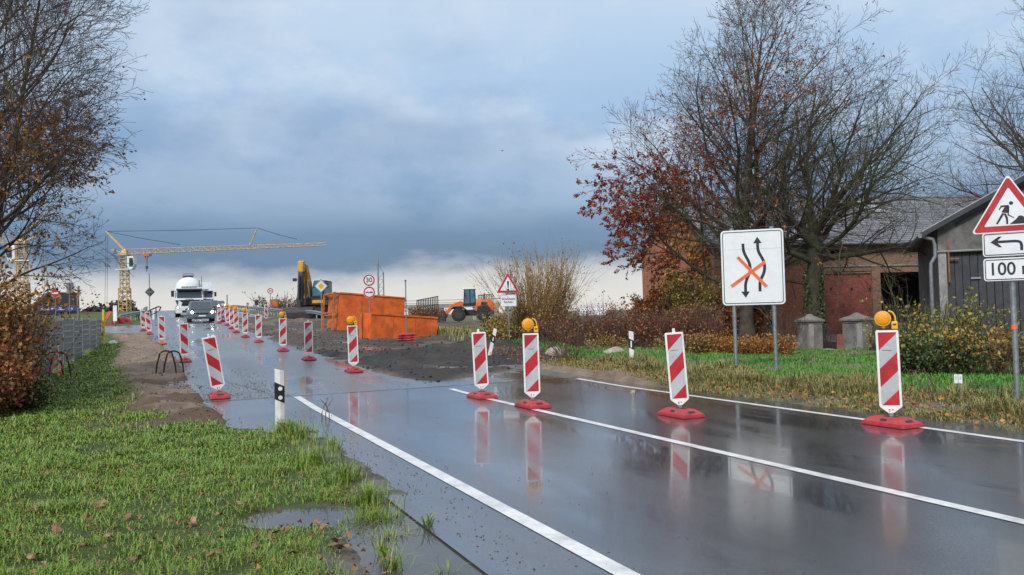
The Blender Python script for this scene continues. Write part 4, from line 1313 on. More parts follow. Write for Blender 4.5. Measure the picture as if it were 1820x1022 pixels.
z_top_m, z_step = lz(453), lz(512)
lattice(MB(), (0, 0, -1.0), (0, 0, z_step), 1.5, 1.45, 9, .11).build('lower_mast', 'crane', crane)
lattice(MB(), (0, 0, z_step - .6), (0, 0, z_top_m), 1.12, 1.12, 9, .09).build('upper_mast', 'crane', crane)
MB().box((0, 0, z_top_m + .15), (1.5, 1.5, .5)).box((.1, 0, z_top_m + .7), (.9, 1.1, .7), taper=.6).build('slewing_head', 'crane', crane)
jz0, jz1 = lz(452), lz(452) + 1.0
lattice(MB(), (.5, 0, jz0), (lx(582), 0, jz1 - .35), .95, .5, 34, .055, True).build('jib', 'crane', crane)
ap = Vector((lx(190), 0, lz(410)))
f = MB().tube([(.3, -.4, z_top_m + .6), ap], .14, 6).tube([(.3, .4, z_top_m + .6), ap], .14, 6)
f.tube([(0, 0, z_top_m + .2), (lx(204), 0, lz(444))], .13, 6).box((lx(204), 0, lz(444)), (.5, .9, .25))
f.build('top_frame', 'crane', crane)
kp = Vector((lx(460), 0, lz(411)))
f = MB().tube([(lx(446), -.3, lz(442)), kp], .08, 5).tube([(lx(446), .3, lz(442)), kp], .08, 5)
f.build('king_post', 'crane', crane)
f = MB()
for a, b_ in ((ap, kp), (ap, Vector((lx(322), 0, lz(437)))), (kp, Vector((lx(530), 0, lz(433))))):
    f.tube([a, (a + b_) / 2 - Vector((0, 0, .12)), b_], .045, 5)
f.tube([ap, (lx(186), 0, 0)], .03, 5).tube([ap + Vector((.3, 0, -.2)), (lx(190), 0, 0)], .03, 5)
f.build('stay_cables', 'darksteel', crane)
cbn = MB().prism([(.75, z_top_m - 2.5), (1.75, z_top_m - 2.5), (2.05, z_top_m - 1.7), (1.85, z_top_m - .35), (.75, z_top_m - .35)], -.6, .6).build('cab', 'carpaint_w', crane, bevel=.05)
MB().prism([(1.15, z_top_m - 2.15), (1.75, z_top_m - 2.15), (1.96, z_top_m - 1.65), (1.78, z_top_m - .6), (1.15, z_top_m - .6)], -.64, .64).build('window', 'glass', cbn)
MB().box((.2, 0, z_top_m - 2.6), (2.9, 1.5, .14)).build('cab_platform', 'carpaint_w', crane)
tr = MB().box((lx(262), 0, jz0 - .25), (1.3, 1.1, .35)).tube([(lx(262) - .3, 0, jz0 - .3), (lx(262), 0, jz0 - 1.2)], .07, 5).tube([(lx(262) + .3, 0, jz0 - .3), (lx(262), 0, jz0 - 1.2)], .07, 5).build('trolley', 'rubber_orange', crane)
f = MB().tube([(lx(262) - .12, 0, jz0 - .6), (lx(262) - .12, 0, lz(474))], .025, 4).tube([(lx(262) + .12, 0, jz0 - .6), (lx(262) + .12, 0, lz(474))], .025, 4)
f.build('hoist_rope', 'darksteel', crane)
MB().box((lx(262), 0, lz(476)), (.35, .25, .5)).tube([(lx(262), 0, lz(478)), (lx(262), 0, lz(484))], .06, 5).build('hook_block', 'darksteel', crane)
MB().box((0, 0, -.5), (3.6, 3.6, .5)).box((-1.6, 0, .2), (1.6, 2.4, 1.2)).build('base', 'crane', crane)
c2 = at(40, 562, 118)
copy_thing(crane, (c2.x, c2.y, c2.z - .6), math.radians(188), 'second yellow tower crane mast, seen through the beech twigs at the left edge')

# ------------------------------------------------------------------ building, signs and clutter at the left junction
h0 = on_ground(101, 100)
house = thing('roadside_building', 'low white building with dark roof and blue fascia behind the no-entry sign', 'building', (h0.x, h0.y, h0.z - .2), .62)
gz0 = lambda py: at(101, py, 100).z - (h0.z - .2)
e0, e1, e2 = gz0(550), gz0(545), gz0(519)
MB().box((0, 2.5, e0 / 2), (4.6, 5, e0)).build('wall', 'render_lt', house)
MB().prism([(-2.9, e1 - .3), (2.5, e1 - .3), (2.5, e2 - .1), (-.9, e2)], -.3, 5.3).build('roof', 'wood_dark', house)
fa = MB().box((0.1, -.32, e1 - .25), (4.8, .08, .75)).build('fascia', 'blue', house)
f = MB()
for k, (u, w, hh) in enumerate(((-1.7, .5, .22), (-1.0, .35, .3), (-.4, .6, .18), (.5, .8, .3), (1.5, .5, .2))):
    f.prism([(u - w / 2, e1 - .25 - hh / 2), (u + w / 2, e1 - .3 - hh / 2), (u + w / 2 - .08, e1 - .22 + hh / 2), (u - w / 2 + .1, e1 - .25 + hh / 2)], -.375, -.362)
f.build('pale_emblem', 'sheet_white', fa)
MB().box((-1.2, -.02, e0 * .45), (.9, .04, e0 * .5)).build('window', 'glass', house)
MB().box((1.0, -.02, e0 * .45), (1.1, .04, e0 * .9)).build('door', 'wood_dark', house)


def pole(px, Y, h, r, name, label, cat, mat_name, group=None, dz=0.0, rz=0.0):
    p = on_ground(px, Y)
    o = thing(name, label, cat, (p.x, p.y, p.z + dz), rz, group)
    MB().tube([(0, 0, -.3), (0, 0, h)], r, 10).build('post', mat_name, o, smooth=True)
    return o


def disc(r, n=32):
    return [(r * math.cos(2 * math.pi * k / n), r * math.sin(2 * math.pi * k / n)) for k in range(n)]


def plate(name, outline, zc, mat_name, parent, y0=0.0, th=.003, xc=0.0):
    return MB().prism([(x_ + xc, z_ + zc) for x_, z_ in outline], y0 - th, y0).build(name, mat_name, parent)


def ring(name, r0, r1, zc, mat_name, parent, y0, n=36):
    f = MB()
    for k in range(n):
        a, b_ = 2 * math.pi * k / n, 2 * math.pi * (k + 1) / n
        f.prism([(r0 * math.cos(a), zc + r0 * math.sin(a)), (r1 * math.cos(a), zc + r1 * math.sin(a)), (r1 * math.cos(b_), zc + r1 * math.sin(b_)), (r0 * math.cos(b_), zc + r0 * math.sin(b_))], y0 - .003, y0)
    return f.build(name, mat_name, parent)


def face_cam(p, extra=0.0):
    return math.atan2(p[0], p[1]) * -1 + extra


def zrel(o, px, py):
    return at(px, py, o.location.y).z - o.location.z


o = pole(99, 60, 3, .04, 'no_entry_sign', 'round red no-entry sign with white bar above the mesh fence', 'sign', 'galv_dull')
zc = zrel(o, 99, 521)
plate('sign_plate', disc(.335), zc, 'sheet_white', o, -.045, .012)
plate('red_disc', disc(.31), zc, 'sheet_red', o, -.0575)
plate('white_bar', [(-.24, -.055), (.24, -.055), (.24, .055), (-.24, .055)], zc, 'sheet_white', o, -.061)
o = pole(124, 58, 3, .04, 'road_sign', 'grey back of a rectangular road sign right of the no-entry sign', 'sign', 'galv_dull')
zc = zrel(o, 124, 512)
MB().box((0, .06, zc), (.52, .03, .82)).build('sign_plate', 'sign_back', o, bevel=.01)
MB().box((0, .04, zc + .25), (.5, .03, .05)).box((0, .04, zc - .25), (.5, .03, .05)).build('mounting_rail', 'galv_dull', o)
pole(82, 62, 2.3, .03, 'metal_post', 'thin grey post left of the no-entry sign', 'post', 'galv_dull')
p = on_ground(139, 57)
o = thing('wooden_post', 'crooked weathered wooden post right of the grey sign back', 'post', p)
MB().tube([(0, 0, -.2), (.03, 0, .8), (-.02, 0, 1.6), (.04, 0, zrel(o, 139, 508))], [.09, .08, .075, .07], 8).build('post', 'pillar', o, smooth=True)
o = pole(205, 56, 1.0, .05, 'marker_board', 'tall narrow white board on a red post at the junction', 'marker', 'rubber_red')
zc0, zc1 = zrel(o, 205, 571), zrel(o, 205, 543)
MB().box((0, -.04, (zc0 + zc1) / 2), (.27, .05, zc1 - zc0)).build('board', 'white', o, bevel=.02)
MB().tube([(0, -.03, zc1), (0, -.03, zc1 + .2)], [.05, .01], 6).build('tip', 'darksteel', o)
p = on_ground(192, 58)
o = thing('barrier_board', 'orange barrier board leaning beside the yellow fence post', 'barrier', p, .1)
MB().prism([(-.55, 0), (-.3, 0), (.3, .95), (.05, 1.0)], -.04, .04).build('board', 'rubber_orange', o, bevel=.01)
MB().box((0, .15, .05), (.6, .35, .1)).build('foot', 'rubber_red', o)
p = on_ground(216, 60)
o = thing('barrier_block', 'low red plastic barrier block left of the crane mast', 'barrier', p, .3)
MB().prism([(-.75, 0), (.75, 0), (.6, .3), (.25, .5), (-.25, .5), (-.65, .35)], -.2, .2).build('block', 'rubber_red', o, bevel=.03)
MB().box((-.4, -.205, .2), (.2, .012, .16)).box((.35, -.205, .2), (.2, .012, .16)).build('fork_slot', 'blackp', o)

# priority road sign seen from behind
o = pole(266, 68, 3, .035, 'priority_sign', 'dark back of a diamond sign on a thin pole under the crane hook', 'sign', 'galv_dull')
zc = zrel(o, 266, 519)
dia = lambda r: [(0, -r), (r, 0), (0, r), (-r, 0)]
plate('sign_plate', dia(.40), zc, 'darksteel', o, .06, .02)
plate('edge', dia(.44), zc, 'galv', o, .08, .012)
MB().box((0, .03, zc), (.5, .03, .05)).build('bracket', 'galv', o)
ztop = zrel(o, 266, 486)
MB().tube([(0, 0, 2.9), (0, 0, ztop)], .03, 8).build('pole_extension', 'darksteel', o)

# ------------------------------------------------------------------ mesh fence with privacy strips
fence = thing('mesh_fence', 'grey steel mesh fence woven with privacy strips, left of the verge', 'fence', (0, 0, 0))
fa_, fb_ = gp(181, 612), gp(78, 672)
fd = Vector((fb_.x - fa_.x, fb_.y - fa_.y, 0)); fl = fd.length; fd.normalize()
f_end = 24.0
zt = at(181, 568, fa_.y).z
npan = int(f_end // 2.5)
fh = lambda u: gz(fa_.x + fd.x * u, fa_.y + fd.y * u) + .03
rnd = random.Random(8)
frz = math.atan2(fd.y, fd.x)
for k in range(npan + 1):
    u = k * 2.5
    if k > 0:
        MB().box((fa_.x + fd.x * u, fa_.y + fd.y * u, (fh(u) + zt) / 2), (.06, .05, zt - fh(u) + .1)).build('fence_post', 'fence_metal', fence)
for k in range(npan):
    u0, u1 = k * 2.5 + .04, (k + 1) * 2.5 - .04
    za = max(fh(u0), fh(u1))
    nst = max(4, int((zt - min(fh(u0), fh(u1))) / .19))
    R_ = Matrix.Translation((fa_.x, fa_.y, 0)) @ Matrix.Rotation(frz, 4, 'Z')
    step_ = -.05 if k % 2 else 0.0
    for j in range(nst):                                             # each woven strip of the panel
        z1 = zt - .19 * j - .012 + step_
        MB().box(((u0 + u1) / 2, rnd.uniform(-.008, .008), z1 - .085), (u1 - u0 - rnd.uniform(0, .03), .006, .155), T=R_).build('strip', 'strip', fence)
    f = MB()
    for j in range(nst + 1):
        z1 = zt - .19 * j - .003 + step_
        for yy in (-.022, .022):
            f.box(((u0 + u1) / 2, yy, z1), (u1 - u0, .009, .012), T=R_)
    nv = 10
    for j in range(nv + 1):
        u = u0 + (u1 - u0) * j / nv
        f.box((u, -.03, (zt + .03 + za - .1) / 2), (.009, .009, zt + .03 - za + .1), T=R_)
    f.build('wire_mesh', 'fence_metal', fence)
o = thing('end_post', 'yellow end post of the mesh fence', 'post', (fa_.x + .1, fa_.y - .02, fa_.z - .1), frz)
hh = zrel(o, 181, 550)
MB().tube([(0, 0, 0), (0, 0, hh)], .055, 12).build('post', 'post_yellow', o, smooth=True)
MB().tube([(0, 0, hh), (0, 0, hh + .05)], [.06, .03], 12).build('cap', 'darksteel', o)
MB().box((-.04, -.06, hh * .35), (.05, .03, .12)).build('bracket', 'darksteel', o)

# ------------------------------------------------------------------ hoop bicycle stands
def hoop_stand(px, py, rz, label):
    p = gp(px, py)
    o = thing('bicycle_stand', label, 'bicycle stand', (p.x, p.y, p.z), rz, 'bent tube bicycle stands')
    for y_, dx in ((-.2, .09), (.2, -.09)):
        pts = [(-.27 + dx, y_, -.15), (-.22 + dx, y_, .3), (-.17 + dx, y_, .5)]
        pts += [(dx + .165 * math.cos(q), y_, .53 + .13 * math.sin(q)) for q in [math.pi * (1 - k / 8) for k in range(1, 8)]]
        pts += [(.17 + dx, y_, .5), (.22 + dx, y_, .3), (.27 + dx, y_, -.15)]
        MB().tube(pts, .021, 8).build('hoop', 'rust_tube', o, smooth=True)
    MB().box((0, 0, -.03), (.06, .46, .03)).build('ground_rail', 'rust_tube', o)


M['rust_tube'] = mat('brown_steel_tube', (.045, .036, .03), .55, .3, var=.3, scale=9)
hoop_stand(302, 668, .42, 'dark double hoop stand on the bare earth by the leaning beacon')
hoop_stand(100, 670, .5, 'dark double hoop stand at the foot of the mesh fence')
o = pole(103, 21.2, .85, .02, 'marker_stake', 'thin white stake beside the hoop stand at the mesh fence', 'stake', 'white')
MB().tube([(0, 0, .85), (0, 0, .9)], [.024, .01], 8).build('cap', 'darksteel', o)

# ------------------------------------------------------------------ guardrails on the bridge ramp
def guardrail(pts, name, label, post_step=2.0, face=1):
    """pts: (s, t, extra height); W-profile beam on I-posts"""
    P3 = []
    for (s, t_, dz) in pts:
        x, y = xy(s, t_)
        P3.append(Vector((x, y, float(base_st(s, t_)) + .02 + dz)))
    o = thing(name, label, 'guardrail', P3[0])
    o_loc = P3[0].copy()
    n = Vector((NV[0], NV[1], 0)) * face
    prof = [(0, .42), (.055, .47), (.055, .53), (0, .57), (.055, .61), (.055, .67), (0, .74), (-.02, .74), (-.02, .42)]
    f = MB()
    m_ = len(prof)
    vs = [p - o_loc + n * a + Vector((0, 0, b_)) for p in P3 for a, b_ in prof]
    fs = [(i * m_ + j, i * m_ + (j + 1) % m_, (i + 1) * m_ + (j + 1) % m_, (i + 1) * m_ + j) for i in range(len(P3) - 1) for j in range(m_)]
    fs += [tuple(range(m_)), tuple(range((len(P3) - 1) * m_, len(P3) * m_))]
    f.add(vs, fs)
    f.build('beam', 'galv', o)
    acc = 0
    for a, b_ in zip(P3[:-1], P3[1:]):
        ln = (b_ - a).length
        while acc < ln:
            q = a + (b_ - a) * (acc / ln) - o_loc
            top = .72
            if (q + o_loc).y < 130:
                MB().box((q.x - n.x * .07, q.y - n.y * .07, q.z + .33), (.1, .07, .8)).build('post', 'galv', o)
            acc += post_step
        acc -= ln
    return o


guardrail([(66, -2.6, -.3), (68, -2.3, -.05), (72, -1.6, 0), (76, -1.0, 0), (90, -.9, 0), (110, -.9, 0), (130, -.9, 0), (150, -.9, 0)], 'guardrail', 'steel guardrail climbing the ramp on the left of the lorry', face=1)
guardrail([(60, 12.9, -.55), (61.5, 12.6, -.25), (64, 11.7, 0), (68, 10.6, 0), (74, 10.1, 0), (90, 10.1, 0), (110, 10.1, 0), (130, 10.1, 0), (150, 10.1, 0)], 'guardrail', 'steel guardrail curving down beside the excavator on the right of the ramp', face=-1)
# stepped handrail at the left foot of the ramp
x0, y0 = xy(70, -3.2)
o = thing('handrail', 'dark tubular handrail rising beside the left guardrail', 'handrail', (x0, y0, float(base_st(70, -3.2))))
hp = [at(240, 563, 66), at(281, 545, 72), at(286, 546, 73.5), at(283, 552, 73.5)]
L0 = Vector(o.location)
MB().tube([q - L0 for q in hp], .06, 6).build('top_rail', 'darksteel', o)
for a in (.15, .4, .65, .9):
    q = hp[0].lerp(hp[1], a) - L0
    MB().tube([q, (q.x, q.y, -.3)], .045, 6).build('baluster', 'darksteel', o)
MB().tube([q - L0 - Vector((0, 0, .45)) for q in hp[:2]], .04, 6).build('mid_rail', 'darksteel', o)

# ------------------------------------------------------------------ vehicles
def wheel(parent, x, y, r, w, rimmat='galv_dull', nuts=True, name='wheel'):
    t_ = MB().tube([(x - w / 2, y, r), (x - w / 2 + .03, y, r), (x + w / 2 - .03, y, r), (x + w / 2, y, r)], [r * .88, r, r, r * .88], 28).build(name, 'rubber', parent, smooth=True)
    MB().tube([(x - w / 2 - .008, y, r), (x + w / 2 + .008, y, r)], r * .56, 20).build('rim', rimmat, t_)
    MB().tube([(x - w / 2 - .03, y, r), (x + w / 2 + .03, y, r)], r * .2, 12).build('hub', 'darksteel', t_)
    return t_


def road_pos(px, py, Y=None):
    return gp(px, py) if Y is None else on_ground(px, Y)


def car(loc, rz, label, paint, name='car', w=1.84, h=1.45, ln=4.6):
    """front faces local -y"""
    o = thing(name, label, 'car', loc, rz)
    hw = w / 2
    side = [(-ln / 2 + .05, .32), (-ln / 2, .55), (-ln / 2 + .12, .74), (-ln / 2 + 1.15, .92), (ln / 2 - .5, .98), (ln / 2 - .02, .9), (ln / 2, .4), (ln / 2 - .1, .28)]
    MB().prism(side, -hw, hw, 'x').build('body', paint, o, bevel=.09, smooth=True)
    f = MB()
    lo, hi = .91, h
    yf0, yf1, yb1, yb0 = -ln / 2 + 1.12, -ln / 2 + 1.95, ln / 2 - .75, ln / 2 - .25
    tw = .80
    f.add([(-hw * .94, yf0, lo), (hw * .94, yf0, lo), (hw * .94, yb0, lo), (-hw * .94, yb0, lo), (-hw * tw, yf1, hi), (hw * tw, yf1, hi), (hw * tw, yb1, hi), (-hw * tw, yb1, hi)],
          [(0, 3, 2, 1), (4, 5, 6, 7), (0, 1, 5, 4), (1, 2, 6, 5), (2, 3, 7, 6), (3, 0, 4, 7)])
    f.build('cabin', paint, o, bevel=.06, smooth=True)
    def on_front(u, k):
        ww = hw * (.94 + (tw - .94) * k)
        return (u * ww, yf0 + (yf1 - yf0) * k - .018, lo + (hi - lo) * k + .012)
    MB().add([on_front(-.88, .06), on_front(.88, .06), on_front(.88, .9), on_front(-.88, .9)], [(0, 1, 2, 3)]).build('windscreen', 'glass', o)
    for sx in (-1, 1):
        def sp(a, k):
            ww = hw * (.94 + (tw - .94) * k) + .012
            return (sx * ww, a, lo + (hi - lo) * k)
        MB().add([sp(yf0 + .35, .1), sp(.15, .1), sp(.15, .86), sp(yf1 + .08, .86)], [(0, 1, 2, 3)]).add([sp(.23, .1), sp(yb0 - .4, .1), sp(yb1 - .2, .86), sp(.23, .86)], [(0, 1, 2, 3)]).build('side_window', 'glass', o)
        hl = MB().prism([(sx * hw * .55, .66), (sx * hw * .93, .70), (sx * hw * .95, .80), (sx * hw * .6, .77)], -ln / 2 - .03, -ln / 2 + .3).build('headlight', 'chrome', o)
        MB().tube([(sx * hw * .76, -ln / 2 - .05, .735), (sx * hw * .76, -ln / 2 - .03, .735)], .10, 14).build('lamp', 'headlight', hl)
        MB().box((sx * (hw + .09), yf0 + .45, 1.0), (.2, .1, .14)).build('mirror', paint, o, bevel=.03)
        for yy in (-ln / 2 + .85, ln / 2 - .85):
            wheel(o, sx * (hw - .11), yy, .33, .22)
    MB().box((0, -ln / 2 - .005, .69), (w * .48, .06, .16)).build('grille', 'blackp', o)
    MB().box((0, -ln / 2 - .04, .69), (w * .46, .02, .02)).box((0, -ln / 2 - .04, .74), (w * .46, .02, .02)).build('grille_bar', 'chrome', o)
    bp = MB().box((0, -ln / 2 - .02, .36), (w * .98, .14, .26)).build('bumper', paint, o, bevel=.05, smooth=True)
    MB().box((0, -ln / 2 - .1, .29), (w * .6, .02, .1)).build('air_intake', 'blackp', bp)
    MB().box((0, -ln / 2 - .098, .46), (.52, .012, .11)).build('number_plate', 'sheet_white', o)
    return o


FACE = ROAD_RZ
p = gp(338, 574)
car(p + Vector((0, 2.0, .06)), face_cam(p, .04), 'slate blue people carrier with lit headlights in front of the tank lorry', 'carpaint', 'people_carrier', 1.86, 1.62, 4.6)


def lorry(loc, rz, label, tank=True):
    o = thing('tank_lorry' if tank else 'box_lorry', label, 'lorry', loc, rz)
    w = 2.5; hw = w / 2
    side = [(-.05, .35), (-.12, .9), (-.05, 1.6), (.02, 1.78), (.18, 2.55), (.5, 2.78), (1.9, 2.85), (2.1, 2.75), (2.1, .9), (2.1, .5)]
    MB().prism(side, -hw, hw, 'x').build('cab', 'carpaint_w', o, bevel=.09, smooth=True)
    MB().add([(-1.1, -.02, 1.80), (1.1, -.02, 1.80), (1.04, .13, 2.52), (-1.04, .13, 2.52)], [(0, 1, 2, 3)]).build('windscreen', 'glass', o)
    MB().prism([(-.30, 2.52), (-.24, 2.68), (.30, 2.70), (.16, 2.54)], -1.15, 1.15, 'x').build('sun_visor', 'blackp', o)
    gr = MB().prism([(-.72, 1.05), (.72, 1.05), (.62, 1.38), (.95, 1.60), (-.95, 1.60), (-.62, 1.38)], -.16, -.06).build('grille', 'blackp', o)
    for k in range(4):
        MB().box((0, -.165, 1.12 + k * .1), (1.1, .014, .02)).build('grille_bar', 'darksteel', gr)
    text_mb('lettering', 'SCANIA', .17, 'darksteel', o, (0, -.088, 1.66), .72)
    bp = MB().prism([(-hw + .02, .32), (hw - .02, .32), (hw - .02, .80), (.8, .92), (-.8, .92), (-hw + .02, .80)], -.2, .25).build('bumper', 'carpaint_w', o, bevel=.05)
    MB().box((0, -.21, .5), (1.3, .02, .2)).build('air_intake', 'blackp', bp)
    MB().box((0, -.225, .66), (.52, .012, .11)).build('number_plate', 'sheet_white', o)
    for sx in (-1, 1):
        hl = MB().prism([(sx * .82, .78), (sx * 1.2, .82), (sx * 1.2, 1.08), (sx * .9, .98)], -.215, -.1).build('headlight', 'chrome', o)
        MB().tube([(sx * 1.02, -.23, .9), (sx * 1.02, -.215, .9)], .075, 12).build('lamp', 'headlight', hl)
        MB().box((sx * (hw + .22), -.05, 2.2), (.26, .16, .58)).box((sx * (hw + .05), 0, 2.45), (.3, .05, .05)).build('mirror', 'blackp', o, bevel=.03)
        MB().box((sx * (hw + .004), .95, 2.15), (.015, .95, .62)).build('side_window', 'glass', o)
        wheel(o, sx * 1.08, 1.3, .5, .34)
        wheel(o, sx * 1.0, 4.9, .5, .5)
        MB().box((sx * 1.1, 3.1, .8), (.35, 1.6, .6)).build('fuel_tank', 'galv', o, bevel=.05)
        MB().prism([(sx * 1.25, 1.55), (sx * 1.02, 1.05), (sx * 1.02, 1.6)], -.13, -.02).build('air_deflector', 'blackp', o)
    MB().tube([(-.7, .5, 2.84), (.7, .5, 2.84)], .05, 8).build('light_bar', 'blackp', o)
    MB().box((0, 4.2, .85), (1.1, 4.4, .25)).build('chassis', 'darksteel', o)
    if tank:
        f = MB()
        zc, R = 2.72, 1.24
        f.tube([(0, 2.75, zc), (0, 2.85, zc), (0, 3.05, zc), (0, 3.4, zc), (0, 12.0, zc), (0, 12.4, zc), (0, 12.6, zc)], [.3, .7, 1.02, R, R, .95, .3], 40)
        f.build('tank', 'carpaint_w', o, smooth=True)
        hc = MB().box((0, 5.5, zc + R + .12), (.95, 3.6, .06)).build('walkway', 'darksteel', o)
        for yy in (3.75, 7.2):
            MB().tube([(-.48, yy, zc + R + .1), (-.48, yy, zc + R + .32), (.48, yy, zc + R + .32), (.48, yy, zc + R + .1)], .03, 6).build('hoop', 'darksteel', hc)
        MB().tube([(0, 5.2, zc + R), (0, 5.2, zc + R + .25)], .3, 16).build('hatch', 'galv', o)
        MB().tube([(1.18, 2.62, 1.2), (1.18, 2.62, 4.0)], .05, 6).tube([(.95, 2.62, 1.2), (.95, 2.62, 3.6)], .06, 8).build('exhaust_stack', 'galv', o)
    else:
        MB().box((0, 6.8, 2.5), (2.5, 8.4, 2.7)).build('box_body', 'carpaint_w', o, bevel=.04)
    for yy in (8.4, 9.7, 11.0):
        for sx in (-1, 1):
            wheel(o, sx * 1.0, yy, .48, .45)
    MB().box((0, 9.0, 1.15), (2.2, 6.5, .22)).build('trailer_frame', 'darksteel', o)
    return o


p = on_ground(337, 75)
lorry(p + Vector((0, 0, .02)), FACE - .02, 'white tank lorry with round silver tank coming down the bridge ramp')
p = on_ground(361.5, 101)
lorry(p + Vector((0, 0, .02)), FACE, 'white box lorry following half hidden behind the tank lorry', tank=False)
p = on_ground(374.5, 92)
car(p + Vector((0, 0, .03)), FACE, 'grey car with bright headlights beside the tank lorry', 'carpaint_g', 'car')
p = on_ground(390, 124)
car(p + Vector((0, 0, .03)), FACE, 'distant white car with lit headlights at the crest behind the row of beacons', 'carpaint_w', 'car')

# ------------------------------------------------------------------ excavator
p = on_ground(562, 67)
ex = thing('excavator', 'yellow and black wheeled excavator with folded arm and wide ditching bucket', 'excavator', (p.x, p.y, p.z - .05), -.22)
for sx in (-1, 1):
    tr = MB().prism([(-1.6, .0), (1.6, .0), (1.85, .35), (1.6, .85), (-1.6, .85), (-1.85, .35)], sx * 1.0 - .28, sx * 1.0 + .28, 'x').build('track', 'rubber', ex, bevel=.05)
    for k in range(5):
        MB().tube([(sx * 1.3, -1.2 + k * .6, .42), (sx * 1.31, -1.2 + k * .6, .42)], .22, 12).build('roller', 'darksteel', tr)
MB().box((0, 0, .95), (1.5, 1.7, .35)).build('turntable', 'darksteel', ex)
MB().box((0, .4, 1.45), (2.5, 3.0, .7)).build('upper_body', 'blackp', ex, bevel=.08)
MB().box((.25, 1.6, 1.65), (2.3, .9, 1.15)).build('counterweight', 'exc', ex, bevel=.15)
MB().box((.75, -1.12, 1.42), (1.05, .06, .26)).build('yellow_band', 'exc', ex)
cb_ = MB().prism([(-1.15, 1.75), (.55, 1.75), (.55, 3.15), (-.75, 3.2), (-1.1, 2.6)], .2, 1.25, 'x').build('cab', 'blackp', ex, bevel=.06)
MB().add([(.28, -1.19, 1.9), (1.17, -1.19, 1.9), (1.17, -1.14, 2.58), (.28, -1.14, 2.58)], [(0, 1, 2, 3)]).add([(.28, -1.10, 2.66), (1.17, -1.10, 2.66), (1.17, -.80, 3.12), (.28, -.80, 3.12)], [(0, 1, 2, 3)]).add(
    [(1.262, -1.0, 1.95), (1.262, .4, 1.95), (1.262, .4, 3.05), (1.262, -.7, 3.05), (1.262, -1.0, 2.6)], [(0, 1, 2, 3, 4)]).build('window', 'glass_blue', cb_)
MB().box((1.5, -.9, 2.75), (.16, .1, .42)).tube([(1.25, -.9, 2.9), (1.5, -.9, 2.9)], .03, 6).build('mirror', 'blackp', ex)
bx = -.35
MB().prism([(-.9, 1.5), (-.4, 1.5), (-.55, 3.0), (-1.15, 4.45), (-1.6, 4.55), (-1.55, 4.15), (-1.1, 3.0)], bx - .30, bx + .30, 'x').build('boom', 'exc', ex, bevel=.05)
MB().prism([(-1.45, 4.45), (-1.7, 4.85), (-2.0, 4.75), (-2.05, 3.9), (-1.75, 3.9)], bx - .25, bx + .25, 'x').build('stick_head', 'exc', ex, bevel=.04)
MB().prism([(-1.76, 3.89), (-2.04, 3.89), (-2.2, 2.2), (-2.25, 1.3), (-1.95, 1.25), (-1.8, 2.3)], bx - .2, bx + .2, 'x').build('stick', 'darksteel', ex, bevel=.03)
MB().tube([(bx - .1, -1.0, 1.9), (bx - .12, -1.5, 3.3)], .1, 10).tube([(bx - .3, -1.15, 2.1), (bx - .3, -1.45, 3.6)], .08, 10).tube([(bx + .3, -1.0, 1.8), (bx + .3, -1.35, 3.3)], .09, 10).build('hydraulic_ram', 'chrome', ex)
MB().tube([(bx, -2.25, 3.6), (bx, -2.45, 1.7)], .09, 10).box((bx, -2.2, 1.2), (.35, .5, .5)).build('bucket_linkage', 'darksteel', ex)
MB().tube([(bx + .12, -1.3, 4.4), (bx + .14, -1.9, 4.2), (bx + .16, -2.2, 3.0), (bx + .16, -2.2, 1.6)], .035, 6).tube([(bx - .12, -1.2, 4.4), (bx - .16, -1.8, 4.3), (bx - .2, -2.1, 2.8), (bx - .2, -2.1, 1.5)], .035, 6).build('hose', 'blackp', ex)
bk = MB().prism([(-2.0, 1.0), (-2.5, .95), (-2.85, .55), (-2.8, .1), (-2.4, -.02), (-2.05, .05), (-2.45, .2), (-2.6, .5), (-2.4, .8)], bx - 1.35, bx + 1.35, 'x').build('ditching_bucket', 'darksteel', ex, bevel=.02)
MB().tube([(bx, -2.2, 1.0), (bx - .9, -2.4, .75)], .07, 6).tube([(bx, -2.2, 1.0), (bx + .9, -2.4, .75)], .07, 6).build('bucket_brace', 'darksteel', bk)
MB().tube([(bx - .8, -1.2, 3.3), (bx - .25, -1.2, 3.3)], .025, 6).box((bx - .95, -1.2, 3.3), (.35, .08, .26)).build('work_mirror', 'blackp', ex)

# ------------------------------------------------------------------ wheel loader
p = on_ground(838, 78)
ld = thing('wheel_loader', 'orange wheel loader with blue tinted cab standing left of the willow bush', 'loader', (p.x, p.y, p.z + .12), math.radians(-88))
# local -y = front (turned to the left of the picture), x = side
def lw(y): 
    for sx in (-1, 1):
        wheel(ld, sx * .95, y, .68, .5, 'darksteel')
lw(-1.25); lw(1.15)
MB().prism([(.35, 1.0), (2.2, 1.0), (2.45, 1.2), (2.35, 1.75), (1.9, 2.1), (.55, 2.15), (.35, 1.9)], -.75, .75, 'x').build('engine_hood', 'loader', ld, bevel=.09, smooth=True)
MB().prism([(.9, 1.35), (1.6, 1.35), (1.6, 1.85), (1.0, 1.9)], -.77, .77, 'x').build('side_grille', 'blackp', ld)
MB().box((0, -.2, .85), (.9, 2.6, .6)).build('chassis', 'blackp', ld, bevel=.05)
MB().prism([(.55, .9), (1.9, .9), (1.75, 1.5), (1.2, 1.62), (.6, 1.45)], -1.22, 1.22, 'x').build('rear_mudguard', 'blackp', ld, bevel=.03)
MB().prism([(-2.0, 1.3), (-1.7, 1.5), (-.9, 1.5), (-.5, 1.2), (-.6, 1.1), (-1.0, 1.38), (-1.7, 1.38)], -1.22, 1.22, 'x').build('front_mudguard', 'blackp', ld)
cb_ = MB().prism([(-.75, 1.55), (.45, 1.55), (.38, 3.15), (-.62, 3.15)], -.72, .72, 'x').build('cab', 'glass_blue', ld, bevel=.04)
